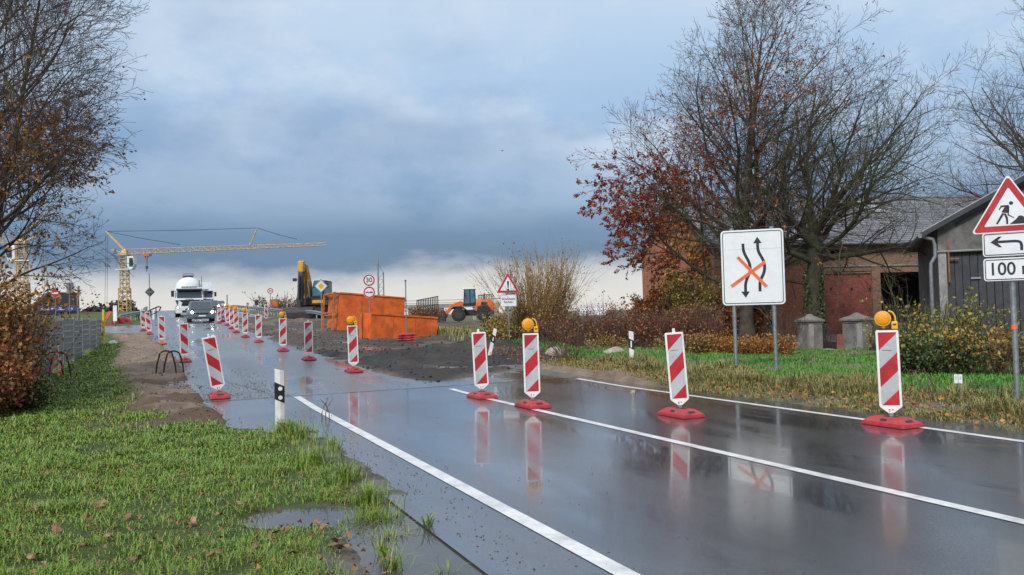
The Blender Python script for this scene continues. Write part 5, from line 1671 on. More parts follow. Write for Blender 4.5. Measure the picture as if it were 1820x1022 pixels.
MB().prism([(-.78, 1.5), (.5, 1.5), (.45, 1.85), (-.76, 1.75)], -.74, .74, 'x').build('cab_base', 'blackp', ld)
for (ya, yb) in ((-.74, -.62), (.44, .37), (-.1, -.1)):
    for sx in (-1, 1):
        MB().tube([(sx * .73, ya, 1.6), (sx * .73, yb, 3.15)], .045, 6).build('cab_pillar', 'blackp', cb_)
MB().prism([(-.82, 3.14), (.55, 3.14), (.5, 3.3), (-.72, 3.3)], -.8, .8, 'x').build('cab_roof', 'carpaint_w', ld, bevel=.04)
for sx in (-1, 1):
    MB().prism([(-.7, 1.7), (-1.0, 2.05), (-1.9, 1.75), (-2.75, .75), (-2.6, .55), (-1.8, 1.35), (-1.1, 1.5)], sx * .5 - .09, sx * .5 + .09, 'x').build('lift_arm', 'loader', ld, bevel=.03)
    MB().box((sx * .98, -.65, 2.75), (.25, .08, .35)).build('mirror', 'blackp', ld)
MB().tube([(0, -.9, 1.35), (0, -2.3, 1.3)], .09, 8).build('hydraulic_ram', 'chrome', ld)
MB().prism([(-2.6, .15), (-3.7, .1), (-3.65, .2), (-2.85, .35), (-2.75, .85), (-2.95, 1.15), (-2.65, 1.1), (-2.5, .6)], -1.25, 1.25, 'x').build('bucket', 'darksteel', ld)
MB().tube([(0, .3, 3.3), (0, .3, 3.55)], .07, 10).build('beacon', 'lens', ld)
MB().tube([(.4, 1.3, 2.1), (.4, 1.3, 2.75)], .05, 8).build('exhaust', 'blackp', ld)

# ------------------------------------------------------------------ orange containers
def container(name, label, a, b_, h, depth, pitch, roll=0.0, ribs=True, paint='orange'):
    """open-topped steel box; a, b: lower near corners, long side between them"""
    v = b_ - a
    ln = v.length
    rz = math.atan2(v.y, v.x)
    o = thing(name, label, 'container', a, rz)
    o.rotation_euler = (roll, -pitch, rz)
    t_ = .07
    n = max(3, int(round(ln / 1.2)))
    for k in range(n):                                                # welded sheets of the long side
        MB().box((ln * (k + .5) / n, t_ / 2 + (.006 if k % 2 else 0), h / 2), (ln / n - .012, t_, h)).build('side_panel', paint, o)
    MB().box((ln / 2, depth - t_ / 2, h / 2), (ln - .01, t_, h)).build('far_side', paint, o)
    MB().box((ln / 2, depth / 2, .06), (ln - .02, depth - 2 * t_ - .01, .1)).build('floor_plate', paint, o)
    MB().box((ln - t_ / 2, depth / 2, h / 2), (t_, depth - 2 * t_ - .006, h - .02)).build('end_wall', paint, o)
    for zr in (h - .03, .05):
        MB().box((ln / 2, -.02, zr), (ln + .02, .05, .08)).build('edge_rail', paint, o)
    if ribs:                                                          # open frame of the left end
        for yy in (.06, depth - .06):
            MB().box((-.28, yy, h / 2), (.1, .12, h)).build('frame_post', 'orange_dk', o)
            MB().box((-.12, yy, h * .96), (.24, .1, .08)).box((-.12, yy, .06), (.24, .1, .1)).box((-.12, yy, h * .5), (.24, .08, .08)).build('frame_rail', 'orange_dk', o)
        for zr in (h - .05, h * .5, .07):
            MB().box((-.28, depth / 2, zr), (.1, depth - .26, .1)).build('cross_member', 'orange_dk', o)
        MB().box((t_ / 2, depth / 2, h / 2), (t_, depth - 2 * t_ - .006, h - .02)).build('end_wall', 'orange_dk', o)
        MB().tube([(-.34, depth * .4, h * .7), (-.34, depth * .4, h * .8), (-.34, depth * .6, h * .8), (-.34, depth * .6, h * .7)], .03, 6).build('hook_bar', 'rust', o)
    else:
        MB().box((t_ / 2, depth / 2, h / 2), (t_, depth - 2 * t_ - .006, h - .02)).build('end_wall', paint, o)
    return o


a = at(600, 591, 44); b_ = at(717, 591, 45.9)
zt_ = at(600, 519, 44).z - a.z
b_.z = a.z
container('roll_off_container', 'large orange steel container with an open frame at its left end, behind the smaller one', a, b_, zt_, 2.2, 0.0, -.03)
COL.objects['roll_off_container'].rotation_euler.y = math.radians(5.2)
a = at(657, 605, 36.5); b_ = at(776, 605, 38.0)
zt_ = at(657, 556, 36.5).z - a.z
b_.z = a.z
container('steel_skip', 'smaller orange steel box tilted down to the right in front of the large container', a, b_, zt_, 1.9, 0.0, -.03, ribs=False)
COL.objects['steel_skip'].rotation_euler.y = math.radians(5.0)
# loose plank end standing at the left of the smaller box
a = at(642, 603, 36.9)
o = thing('steel_plate', 'orange steel plate leaning at the left end of the smaller orange box', 'plate', a, .3)
o.rotation_euler = (.08, .05, .1)
MB().box((.22, .05, .62), (.5, .05, 1.22)).build('plate', 'orange', o, bevel=.008)
MB().box((-.0, .02, .62), (.06, .1, 1.24)).build('edge_flange', 'orange_dk', o)

# ------------------------------------------------------------------ lattice mast and parapets beyond
p = on_ground(676, 62)
o = thing('lattice_mast', 'slim lattice mast with ladder frame rising behind the orange containers', 'mast', p)
zt_ = zrel(o, 672, 449); zl = zrel(o, 681, 484)
MB().tube([(-.12, 0, 0), (-.12, 0, zt_ * .86), (-.12, 0, zt_)], [.075, .06, .03], 8).build('mast_pole', 'galv', o)
f = MB().tube([(.30, 0, 0), (.30, 0, zl)], .05, 8).tube([(-.12, 0, zl + .75), (.30, 0, zl)], .03, 6)
for k in range(7):
    z0, z1 = zl * k / 7, zl * (k + 1) / 7
    f.tube([(-.12, 0, z0), (.3, 0, z0 + .02)], .022, 5).tube([(-.12, 0, z0), (.3, 0, z1)], .018, 5)
f.build('bracing', 'galv', o)


def slat_wall(pxa, pya, pxb, pyb, Ya, Yb, drop, name, label, n, m_='darksteel'):
    a, b_ = at(pxa, pya, Ya), at(pxb, pyb, Yb)
    d = b_ - a
    o = thing(name, label, 'parapet', (a.x, a.y, a.z - drop), math.atan2(d.y, d.x))
    ln = math.hypot(d.x, d.y)
    up = d.z
    zt = lambda u: drop + up * u / ln
    for k in range(n + 1):
        u = ln * k / n
        MB().box((u, 0, zt(u) / 2 - .9), (.09, .1, zt(u) + 1.8)).build('picket', m_, o)
    f = MB()
    for zz in (-.04, -drop + .1):
        f.add([(0, -.05, zt(0) + zz), (ln, -.05, zt(ln) + zz), (ln, .05, zt(ln) + zz), (0, .05, zt(0) + zz), (0, -.05, zt(0) + zz + .1), (ln, -.05, zt(ln) + zz + .1), (ln, .05, zt(ln) + zz + .1), (0, .05, zt(0) + zz + .1)],
              [(0, 1, 2, 3), (4, 5, 6, 7), (0, 1, 5, 4), (1, 2, 6, 5), (2, 3, 7, 6), (3, 0, 4, 7)])
    f.build('rail', m_, o)
    return o, ln


o, ln = slat_wall(741, 534, 778, 527, 104, 96, 1.1, 'bridge_railing', 'dark picket railing above the concrete wing wall left of the loader', 12)
MB().box((ln / 2, .25, -1.2), (ln + .3, .3, 2.4)).build('wing_wall', 'concrete', o)
o, ln = slat_wall(850, 525, 876, 523, 92, 92, 1.0, 'bridge_railing', 'dark picket railing directly right of the loader cab', 9)
MB().box((ln / 2 + .2, .25, -.7), (ln + .9, .3, 1.4)).build('wing_wall', 'concrete', o)
a = at(718, 541, 112)
o = thing('footbridge_deck', 'long low concrete bridge edge behind the wheel loader', 'bridge', (a.x, a.y, a.z))
MB().box((8, 0, -.35), (16.5, .6, .55)).build('deck_edge', 'concrete', o)
for k in range(4):
    MB().box((.8 + k * 4.6, .1, -1.8), (.5, .5, 2.6)).build('pier', 'concrete', o)
MB().tube([(.2, -.2, .45), (16, -.2, .45)], .035, 6).tube([(.2, -.2, .1), (16, -.2, .1)], .03, 6).build('handrail', 'darksteel', o)
p = on_ground(762, 92)
shrub('dry_thicket', 'dry brown weeds on the embankment left of the wheel loader', p, (4.2, 1.5, 1.9), 160, 98, 'twig', [('leaf_brn', 22, .16, one)], base=.46, spread=.15, shoot_r=.02)
# pale film-covered beds on the far field
for k, (px, Y) in enumerate(((1040, 150), (1063, 154))):
    p = on_ground(px, Y)
    o = thing('film_tunnel', ('left' if k == 0 else 'right') + ' one of two white film tunnels beyond the dark red hedge', 'film tunnel', p, .05, 'white film tunnels on the far field')
    f = MB()
    n = 10
    prof = [(-1.6, 0)] + [(1.6 * math.cos(math.pi * (1 - j / n)), 1.5 * math.sin(math.pi * (1 - j / n))) for j in range(1, n)] + [(1.6, 0)]
    f.prism([(a_, z_) for a_, z_ in prof], -1.4, 1.4, 'x')
    f.build('film', 'plastic_film', o)
    f = MB()
    for j in range(3):
        f.tube([(-1.3 + 1.3 * j, a_ * 1.01, z_ * 1.01) for a_, z_ in prof], .04, 5, caps=False)
    f.build('hoop', 'galv', o)
# traffic lights and small signs near the crest
p = on_ground(456, 95)
o = thing('traffic_light', 'small dark traffic light with a thin arm at the right end of the bridge', 'traffic light', p)
zt_ = zrel(o, 456, 537)
MB().tube([(0, 0, -.5), (0, 0, zt_)], .05, 8).tube([(.15, 0, zrel(o, 460, 528)), (3.2, 0, zrel(o, 505, 528))], .03, 6).tube([(.45, 0, zrel(o, 461, 528)), (.45, 0, 0)], .03, 6).build('post', 'galv', o)
MB().box((0, 0, zt_ - .05), (.36, .3, .62)).build('signal_head', 'blackp', o, bevel=.03)
for k in range(3):
    MB().tube([(0, -.16, zt_ + .13 - .18 * k), (0, -.2, zt_ + .13 - .18 * k)], .07, 10).build('lens_hood', 'darksteel', o)
p = on_ground(404, 78)
o = thing('metal_post', 'plain grey post standing among the far beacons', 'post', p)
MB().tube([(0, 0, -.2), (0, 0, zrel(o, 404, 525))], .055, 8).build('post', 'galv_dull', o)
MB().tube([(0, 0, zrel(o, 404, 525)), (0, 0, zrel(o, 404, 524))], .06, 8).build('cap', 'darksteel', o)
p = on_ground(488, 88)
o = thing('site_trailer', 'dull red trailer board beside the small round sign near the crest', 'trailer', p, .1)
zt_ = zrel(o, 488, 532)
MB().box((0, 0, zt_ - .45), (.95, .5, .9)).build('box_body', 'rust', o, bevel=.02)
MB().box((0, -.26, zt_ - .45), (.8, .01, .75)).build('back_panel', 'orange_dk', o)
MB().box((0, 0, (zt_ - .9) / 2), (.12, .2, zt_ - .9)).build('stand', 'darksteel', o)
p = on_ground(524, 72)
o = thing('water_tank', 'small bright blue tank half hidden behind the excavator bucket', 'tank', (p.x, p.y, p.z - .2), .2)
MB().box((0, 0, .5), (1.0, .9, 1.0), taper=.96).build('shell', 'blue', o, bevel=.06)
MB().tube([(0, 0, .98), (0, 0, 1.1)], .16, 14).build('cap', 'blackp', o)
MB().box((0, 0, -.2), (1.1, 1.0, .4)).build('pallet', 'pillar', o)

# ------------------------------------------------------------------ traffic signs
def rrect(w, h, r, n=5):
    out = []
    for cx, cz, a0 in ((w / 2 - r, h / 2 - r, 0), (-w / 2 + r, h / 2 - r, 90), (-w / 2 + r, -h / 2 + r, 180), (w / 2 - r, -h / 2 + r, 270)):
        out += [(cx + r * math.cos(math.radians(a0 + 90 * k / n)), cz + r * math.sin(math.radians(a0 + 90 * k / n))) for k in range(n + 1)]
    return out


def frame_strip(name, w, h, r, t_, zc, mat_name, parent, y0, xc=0.0):
    a, b_ = rrect(w, h, r), rrect(w - 2 * t_, h - 2 * t_, max(r - t_, .004))
    f = MB()
    n = len(a)
    vs = [(p[0] + xc, y0, p[1] + zc) for p in a] + [(p[0] + xc, y0, p[1] + zc) for p in b_]
    f.add(vs, [(i, (i + 1) % n, n + (i + 1) % n, n + i) for i in range(n)])
    f.add([(v[0], v[1] - .0015, v[2]) for v in vs], [(i, (i + 1) % n, n + (i + 1) % n, n + i) for i in range(n)])
    return f.build(name, mat_name, parent)


def ribbon(pts, w, y0, th=.0018):
    """flat printed line of width w through pts (x, z)"""
    f = MB()
    L_, R_2 = [], []
    for i, p in enumerate(pts):
        a, b_ = pts[max(i - 1, 0)], pts[min(i + 1, len(pts) - 1)]
        d = Vector((b_[0] - a[0], b_[1] - a[1])).normalized()
        L_.append((p[0] - d.y * w / 2, p[1] + d.x * w / 2)); R_2.append((p[0] + d.y * w / 2, p[1] - d.x * w / 2))
    for i in range(len(pts) - 1):
        f.prism([L_[i], L_[i + 1], R_2[i + 1], R_2[i]], y0 - th, y0)
    return f


def bez(p0, p1, p2, p3, n=14):
    out = []
    for k in range(n + 1):
        u = k / n
        out.append(tuple((1 - u) ** 3 * a + 3 * (1 - u) ** 2 * u * b_ + 3 * (1 - u) * u * u * c + u ** 3 * d for a, b_, c, d in zip(p0, p1, p2, p3)))
    return out


def round_tri(R, r, n=5):
    """upward triangle with rounded corners, centre at origin"""
    out = []
    for a in (90, 210, 330):
        cx, cz = (R - 2 * r) * math.cos(math.radians(a)), (R - 2 * r) * math.sin(math.radians(a))
        out += [(cx + r * math.cos(math.radians(a - 60 + 120 * k / n)), cz + r * math.sin(math.radians(a - 60 + 120 * k / n))) for k in range(n + 1)]
    return out


# the big lane-swing sign
p = (gp(1312, 665) + gp(1379, 671)) / 2
o = thing('lane_swing_sign', 'big white sign with two curved black arrows crossed out in orange, on two posts', 'sign', (p.x, p.y, gz(p.x, p.y)), face_cam(p, .02))
k_ = F_PX / p.y
sw, sh = 107 / k_, 134 / k_
zc = zrel(o, 1340, 475)
XC = 0.0
for sx in (-1, 1):
    MB().tube([(sx * 34 / k_, .05, -.3), (sx * 34 / k_, .05, zc + sh / 2 + .02)], .045, 12).tube([(sx * 34 / k_, .05, zc + sh / 2 + .02), (sx * 34 / k_, .05, zc + sh / 2 + .06)], .05, 12).build('post', 'galv', o, smooth=True)
MB().prism([(a, b_ + zc) for a, b_ in rrect(sw, sh, .09)], -.03, .0).build('sign_plate', 'sheet_white', o, bevel=.006)
frame_strip('black_border', sw - .075, sh - .075, .065, .016, zc, 'black', o, -.0335)
MB().box((0, -.0318, zc + sh * .243), (sw * .9, .002, .006)).build('sheet_joint', 'sheet_grey', o)
ux = lambda q: (q - 408) / 560 * sw / 1.0
uz = lambda q: zc - (q - 485) / 680 * sh / 1.0
# coordinates measured on the sign face
A = lambda x_, z_: (ux(x_), uz(z_))
ar1 = [A(328, 268), A(330, 320)] + bez(A(330, 320), A(340, 390), A(385, 420), A(386, 490)) + bez(A(386, 490), A(386, 550), A(338, 590), A(338, 660)) + [A(338, 705)]
f = ribbon(ar1, 26 / 560 * sw, -.032)
f.prism([A(298, 702), A(375, 702), A(338, 758)], -.0345, -.0325)
f.build('left_arrow', 'black', o)
ar2 = [A(466, 705), A(467, 640)] + bez(A(467, 640), A(470, 580), A(516, 560), A(514, 480)) + bez(A(514, 480), A(512, 400), A(462, 380), A(459, 310)) + [A(459, 268)]
f = ribbon(ar2, 26 / 560 * sw, -.032)
f.prism([A(420, 270), A(496, 270), A(457, 212)], -.0345, -.0325)
f.build('right_arrow', 'black', o)
M['orange_tape'] = mat('orange_tape', (.86, .16, .04), .4, var=.06)
for n_, (a, b_) in enumerate(((A(276, 388), A(526, 664)), (A(212, 652), A(520, 440)))):
    ribbon([a, b_], 30 / 560 * sw, -.0352 - .0024 * n_).build('orange_bar', 'orange_tape', o)
    ribbon([a, b_], 12 / 560 * sw, -.0370 - .0024 * n_, .0006).build('pale_stripe', 'rubber_orange', COL.objects[o.children[-1].name] if False else o)

# the roadworks sign stack at the right edge
p = gp(1810, 732)
o = thing('roadworks_sign', 'red bordered roadworks triangle above two white plates at the right edge', 'sign', (p.x, p.y, gz(p.x, p.y)), face_cam(p, .02))
k_ = F_PX / p.y
ztri = zrel(o, 1806, 378)
MB().tube([(0, .05, -.3), (0, .05, ztri + .4)], .038, 14).build('post', 'galv', o, smooth=True)
zb = zrel(o, 1803, 581)
MB().tube([(0, .05, zb - .03), (0, .05, zb + .03)], .0405, 14).build('orange_band', 'orange_tape', o)
R0 = .56
pl = MB().prism([(a, b_ + ztri) for a, b_ in round_tri(R0, .035)], -.025, 0).build('triangle_plate', 'sheet_white', o, bevel=.004)
MB().prism([(a, b_ + ztri) for a, b_ in round_tri(R0 - .035, .028)], -.0285, -.0255).build('red_border', 'sheet_red', o)
MB().prism([(a, b_ + ztri) for a, b_ in round_tri(R0 - .195, .012)], -.032, -.029).build('white_field', 'sheet_white', o)
f = MB()
y0 = -.0325
Q = lambda x_, z_: ((x_ - 745) / 560, ztri - (z_ - 347) / 560 )
def poly(*pts):
    f.prism([Q(*a) for a in pts], y0 - .002, y0)
f.prism([(Q(760, 271)[0] + .026 * math.cos(2 * math.pi * k / 16), Q(760, 271)[1] + .026 * math.sin(2 * math.pi * k / 16)) for k in range(16)], y0 - .002, y0)
poly((690, 285), (742, 284), (748, 300), (742, 350), (700, 344), (694, 335), (716, 298), (694, 300), (680, 322), (674, 318))
poly((696, 346), (712, 352), (664, 434), (651, 430))
poly((706, 350), (722, 352), (735, 385), (735, 437), (722, 437), (720, 392))
poly((736, 320), (746, 322), (742, 362), (778, 388), (775, 393), (732, 366))
poly((744, 440), (762, 425), (790, 400), (806, 378), (822, 374), (840, 385), (860, 412), (884, 440))
f.build('worker_symbol', 'black', o)
for (ya, yb, txt) in ((411, 455, None), (457, 499, '100 m')):
    zA, zB = zrel(o, 1806, ya), zrel(o, 1806, yb)
    zc, hh = (zA + zB) / 2, zA - zB - .01
    w = .69
    MB().prism([(a, b_ + zc) for a, b_ in rrect(w, hh, .04)], -.02, 0).build('plate', 'sheet_white', o, bevel=.004)
    frame_strip('black_border', w - .035, hh - .035, .03, .011, zc, 'black', o, -.0235)
    if txt:
        text_mb('lettering', txt, .255, 'black', o, (0, -.0225, zc), .52)
    else:
        f = ribbon([(-.17, zc + .035), (.02, zc + .035)] + bez((.02, zc + .035), (.12, zc + .035), (.13, zc + .02), (.13, zc - .05), 8) + [(.13, zc - .10)], .036, -.0215)
        f.prism([(-.245, zc + .035), (-.145, zc + .11), (-.105, zc + .11), (-.175, zc + .035), (-.105, zc - .04), (-.145, zc - .04)], -.025, -.0235)
        f.build('bent_arrow', 'black', o)

# warning triangle with plate
p = gp(906, 622)
o = thing('warning_sign', 'red bordered warning triangle with exclamation mark in front of the willow bush', 'sign', (p.x, p.y, gz(p.x, p.y)), face_cam(p, -.03))
zt3 = zrel(o, 907, 508)
MB().tube([(0, .04, -.3), (0, .04, zt3 + .50)], .032, 10).build('post', 'galv', o, smooth=True)
R0 = .505
MB().prism([(a, b_ + zt3) for a, b_ in round_tri(R0, .03)], -.02, 0).build('triangle_plate', 'sheet_white', o)
MB().prism([(a, b_ + zt3) for a, b_ in round_tri(R0 - .015, .024)], -.0235, -.0205).build('red_border', 'sheet_red', o)
MB().prism([(a, b_ + zt3) for a, b_ in round_tri(R0 - .165, .012)], -.027, -.024).build('white_field', 'sheet_white', o)
f = MB().prism([(-.038, zt3 + .17), (.038, zt3 + .17), (.018, zt3 - .07), (-.018, zt3 - .07)], -.030, -.0275)
f.prism([(a, b_ + zt3 - .135) for a, b_ in disc(.038, 16)], -.030, -.0275)
f.build('exclamation_mark', 'black', o)
zc = (zrel(o, 906, 523) + zrel(o, 906, 545)) / 2
MB().prism([(a, b_ + zc) for a, b_ in rrect(.60, .44, .02)], -.02, 0).build('plate', 'sheet_white', o)
frame_strip('black_border', .585, .425, .016, .008, zc, 'black', o, -.0225)
text_mb('lettering', 'Verschmutzte\nFahrbahn', .115, 'black', o, (0, -.022, zc), .5)

# speed limit and no-overtaking discs
p = on_ground(657, 39.5)
o = thing('speed_limit_sign', 'round 30 speed limit sign above a no-overtaking disc, in front of the orange container', 'sign', (p.x, p.y, p.z), face_cam(p, .0))
z1, z2 = zrel(o, 656, 498), zrel(o, 656, 519.5)
MB().tube([(0, .05, -.2), (0, .05, z1 + .30)], .032, 10).build('post', 'galv', o, smooth=True)
r_ = .295
for zc, nm in ((z1, 'limit'), (z2, 'ban')):
    plate('sign_plate', disc(r_, 40), zc, 'sheet_white', o, 0, .015)
    ring('red_ring', r_ - .075, r_ - .012, zc, 'sheet_red', o, -.0155, 40)
text_mb('lettering', '30', .33, 'black', o, (0, -.0175, z1), .30)
def small_car(xc, zc, m_):
    f = MB().prism([(xc - .085, zc - .03), (xc + .085, zc - .03), (xc + .085, zc + .005), (xc + .055, zc + .012), (xc + .04, zc + .04), (xc - .04, zc + .04), (xc - .055, zc + .012), (xc - .085, zc + .005)], -.0185, -.0165)
    for a in (-.05, .05):
        f.prism([(x_ + xc + a, z_ + zc - .032) for x_, z_ in disc(.02, 10)], -.019, -.017)
    f.build('car_symbol', m_, o)
small_car(-.092, z2, 'sheet_red'); small_car(.092, z2, 'black')
# priority road sign
p = gp(572, 578)
o = thing('priority_sign', 'yellow diamond priority sign on a thin pole in front of the excavator', 'sign', p, face_cam(p, .0))
zc = zrel(o, 571, 508.5)
MB().tube([(0, .05, -.2), (0, .05, zc + .42)], .035, 10).build('post', 'galv', o, smooth=True)
plate('sign_plate', dia(.415), zc, 'sheet_white', o, 0, .015)
plate('black_line', dia(.385), zc, 'black', o, -.0155, .002)
plate('white_field', dia(.365), zc, 'sheet_white', o, -.018, .002)
plate('yellow_field', dia(.225), zc, 'yellow', o, -.0205, .002)
MB().tube([(0, .05, zc + .42), (0, .05, zc + .46)], .04, 8).build('cap', 'darksteel', o)
# small far round sign
p = on_ground(481, 84)
o = thing('speed_limit_sign', 'small round white sign with dark ring beside the bridge guardrail, on a grey pole', 'sign', p, face_cam(p, .0))
zc = zrel(o, 481, 517)
MB().tube([(0, .05, -.2), (0, .05, zc + .2)], .04, 10).build('post', 'galv', o)
plate('sign_plate', disc(.31), zc, 'sheet_white', o, 0, .015)
ring('red_ring', .22, .30, zc, 'sheet_red', o, -.0155)
text_mb('lettering', '50', .30, 'black', o, (0, -.0175, zc), .28)

# ------------------------------------------------------------------ beacons
def beacon_parts(o, mirror, lamp, foot='rubber_red'):
    sx = -1 if mirror else 1
    w, h = .272, 1.0
    z0 = .235
    body = [(-w / 2 + .012, z0), (-.03, z0 - .075), (.03, z0 - .075), (w / 2 - .012, z0), (w / 2, z0 + .02), (w / 2, z0 + h - .015), (w / 2 - .015, z0 + h), (-w / 2 + .015, z0 + h), (-w / 2, z0 + h - .015), (-w / 2, z0 + .02)]
    MB().prism(body, -.024, .024).build('panel', 'white', o, bevel=.007)
    iw, ih = .215, .945
    xl, zt_ = -iw / 2, z0 + .5 + ih / 2
    cuts = [0, .235, .475, .715, .955]

    def band(v0, v1):
        # region v0 < z_down + x < v1 of the rectangle (x to the right, z_down from its top)
        out = []
        pts = [(0, 0), (iw, 0), (iw, ih), (0, ih)]
        def clip(poly, c, keep_less):
            res = []
            for i, a in enumerate(poly):
                b_ = poly[(i + 1) % len(poly)]
                fa, fb = a[0] + a[1] - c, b_[0] + b_[1] - c
                ia, ib = (fa <= 0) == keep_less or fa == 0, (fb <= 0) == keep_less or fb == 0
                if ia:
                    res.append(a)
                if ia != ib:
                    u = fa / (fa - fb)
                    res.append((a[0] + (b_[0] - a[0]) * u, a[1] + (b_[1] - a[1]) * u))
            return res
        pts = clip(pts, v0, False) if v0 > 0 else pts
        pts = clip(pts, v1, True)
        return [(sx * (xl + a), zt_ - b_) for a, b_ in pts]
    for k in range(5):
        v0, v1 = cuts[k], (cuts[k + 1] if k < 4 else 2.0)
        pl = band(v0, v1)
        if len(pl) >= 3:
            MB().prism(pl, -.0265, -.0244).build('red_stripe' if k % 2 == 0 else 'grey_stripe', 'sheet_red' if k % 2 == 0 else 'sheet_grey', o)
    MB().box((.0 - .01, -.0272, zt_ - .235), (.11, .0015, .007)).build('maker_mark', 'darksteel', o)
    # foot: flat rubber block with sloping sides, grip slots and a socket
    ft = MB()
    for (b0, a0, z_0, b1, a1, z_1) in ((.33, .195, 0, .318, .187, .045), (.318, .187, .045, .20, .11, .115)):
        ft.add([(-a0, -b0, z_0), (a0, -b0, z_0), (a0, b0, z_0), (-a0, b0, z_0), (-a1, -b1, z_1), (a1, -b1, z_1), (a1, b1, z_1), (-a1, b1, z_1)],
               [(0, 3, 2, 1), (4, 5, 6, 7), (0, 1, 5, 4), (1, 2, 6, 5), (2, 3, 7, 6), (3, 0, 4, 7)])
    ff = ft.build('foot', foot, o, bevel=.012)
    for sy in (-1, 1):
        MB().add([(-.06, sy * .282, .072), (.06, sy * .282, .072), (.055, sy * .245, .095), (-.055, sy * .245, .095)], [(0, 1, 2, 3)]).build('grip_slot', 'blackp', ff)
        MB().add([(sy * .163, -.05, .072), (sy * .163, .05, .072), (sy * .135, .045, .1), (sy * .135, -.045, .1)], [(0, 1, 2, 3)]).build('grip_slot', 'blackp', ff)
    MB().box((0, 0, .117), (.09, .16, .006)).build('socket', 'blackp', ff)
    MB().box((0, 0, .135), (.045, .045, .06)).tube([(0, 0, .10), (0, 0, .2)], .02, 8).build('stem', 'galv', o)
    MB().box((-.018, -.026, z0 - .03), (.02, .003, .012)).box((.02, -.026, z0 - .03), (.02, .003, .012)).box((-.018, -.026, z0 - .05), (.02, .003, .006)).build('stem_slot', 'blackp', o)
    zt2 = z0 + h
    if lamp:
        MB().box((.0, 0, zt2 + .012), (.19, .05, .024)).box((.045, 0, zt2 + .04), (.05, .045, .06)).build('lamp_bracket', 'blackp', o)
        zc = zt2 + .150
        cx = -.04
        hs = MB()
        prof = [(-.047, .086), (-.045, .098), (-.01, .102), (.02, .098), (.045, .088), (.05, .07)]
        n = 28
        vs = [(cx + r * math.cos(2 * math.pi * k / n), y_, zc + r * math.sin(2 * math.pi * k / n)) for y_, r in prof for k in range(n)]
        fs = [(i * n + k, i * n + (k + 1) % n, (i + 1) * n + (k + 1) % n, (i + 1) * n + k) for i in range(len(prof) - 1) for k in range(n)] + [tuple(range(n)), tuple(range((len(prof) - 1) * n, len(prof) * n))]
        hs.add(vs, fs)
        hh = hs.build('warning_lamp', 'yellow', o, smooth=True)
        ln_ = MB()
        prof = [(-.048, .084), (-.056, .078), (-.062, .056), (-.065, .028), (-.066, .004)]
        vs = [(cx + r * math.cos(2 * math.pi * k / n), y_, zc + r * math.sin(2 * math.pi * k / n)) for y_, r in prof for k in range(n)]
        fs = [(i * n + k, i * n + (k + 1) % n, (i + 1) * n + (k + 1) % n, (i + 1) * n + k) for i in range(len(prof) - 1) for k in range(n)] + [tuple(range((len(prof) - 1) * n, len(prof) * n))]
        ln_.add(vs, fs)
        ln_.build('lens', 'lens', hh, smooth=True)
        MB().tube([(cx, 0, zc - .1), (cx + .01, 0, zt2 + .02)], [.04, .022], 10).build('neck', 'yellow', hh)
        MB().box((cx + .135, -.0, zc - .09), (.075, .075, .10)).build('battery_case', 'yellow', hh, bevel=.01)
        MB().tube([(cx + .07, .01, zc + .10), (cx + .115, .01, zc + .08), (cx + .145, .01, zc + .03), (cx + .15, .01, zc - .05)], .012, 8).build('handle', 'yellow', hh, smooth=True)
        MB().box((cx + .135, -.0385, zc - .08), (.04, .002, .02)).build('maker_mark', 'blackp', hh)
    else:
        MB().tube([(0, 0, zt2 - .01), (0, 0, zt2 + .055), (0, 0, zt2 + .06)], [.026, .021, .012], 10).build('top_pin', 'white', o, smooth=True)


ROW = 'red and white beacons along the roadworks'
PROTO = {}


def beacon(px, py, mirror, lamp, label, yaw=0.0, lean=0.0, pitch=0.0, foot='rubber_red', p=None):
    p = p or gp(px, py)
    rz = face_cam(p, yaw)
    key = (mirror, lamp, foot)
    loc = (p.x, p.y, p.z + .006)
    if key not in PROTO:
        o = thing('beacon', label, 'beacon', loc, rz, ROW)
        beacon_parts(o, mirror, lamp, foot)
        PROTO[key] = o
    else:
        o = copy_thing(PROTO[key], loc, rz, label)
    if True:                                                         # the panel leans in its foot, the foot stays flat and lies along the road
        R_ = Matrix.Translation((0, 0, .09)) @ Matrix.Rotation(lean, 4, 'Y') @ Matrix.Rotation(pitch, 4, 'X') @ Matrix.Translation((0, 0, -.09))
        for c in [c for c in COL.objects if c.parent is o]:
            c.matrix_local = Matrix.Rotation(ROAD_RZ - rz, 4, 'Z') if c.name.startswith('foot') else R_
    return o


# the row tapering across the closed lane
beacon(947, 724, False, True, 'beacon with amber lamp on the centre line, second nearest lamp from the right edge', .02, -.005)
beacon(857, 707, False, False, 'beacon without lamp on the centre line with a white post tip showing behind it', .12, -.035)
beacon(1585, 757, False, True, 'nearest and largest beacon, amber lamp on top, by the shrubs at the right verge', .03, -.012)
beacon(1210, 740, False, False, 'beacon leaning to the left in front of the big white arrow sign', .06, -.055)
beacon(629, 661, False, True, 'beacon with amber lamp before the orange containers at the edge of the dug-up lane', .0, -.02)
beacon(549, 640, False, False, 'beacon without lamp left of the lamp beacon before the orange container', .05, .0)
beacon(503, 624, False, True, 'beacon with amber lamp below the right-hand guardrail end', .03, .01)
beacon(460, 608, False, False, 'beacon without lamp, fifth along the row from the dug-up asphalt edge', .02, .0)
beacon(436, 599.5, False, True, 'beacon with amber lamp left of the lampless one where the bare soil begins', .03, .01)
beacon(420, 591, False, True, 'far beacon with amber lamp, front one of the three close together near the crest', .0, .0)
beacon(412, 584, False, True, 'far beacon with amber lamp half hidden by the one before it near the crest', .0, .0)
beacon(404.5, 578, False, True, 'far beacon with amber lamp just below the plain grey post', .0, .0)
beacon(389.5, 574.6, False, False, 'farthest lampless beacon of the right row, right of the people carrier', .0, .0)
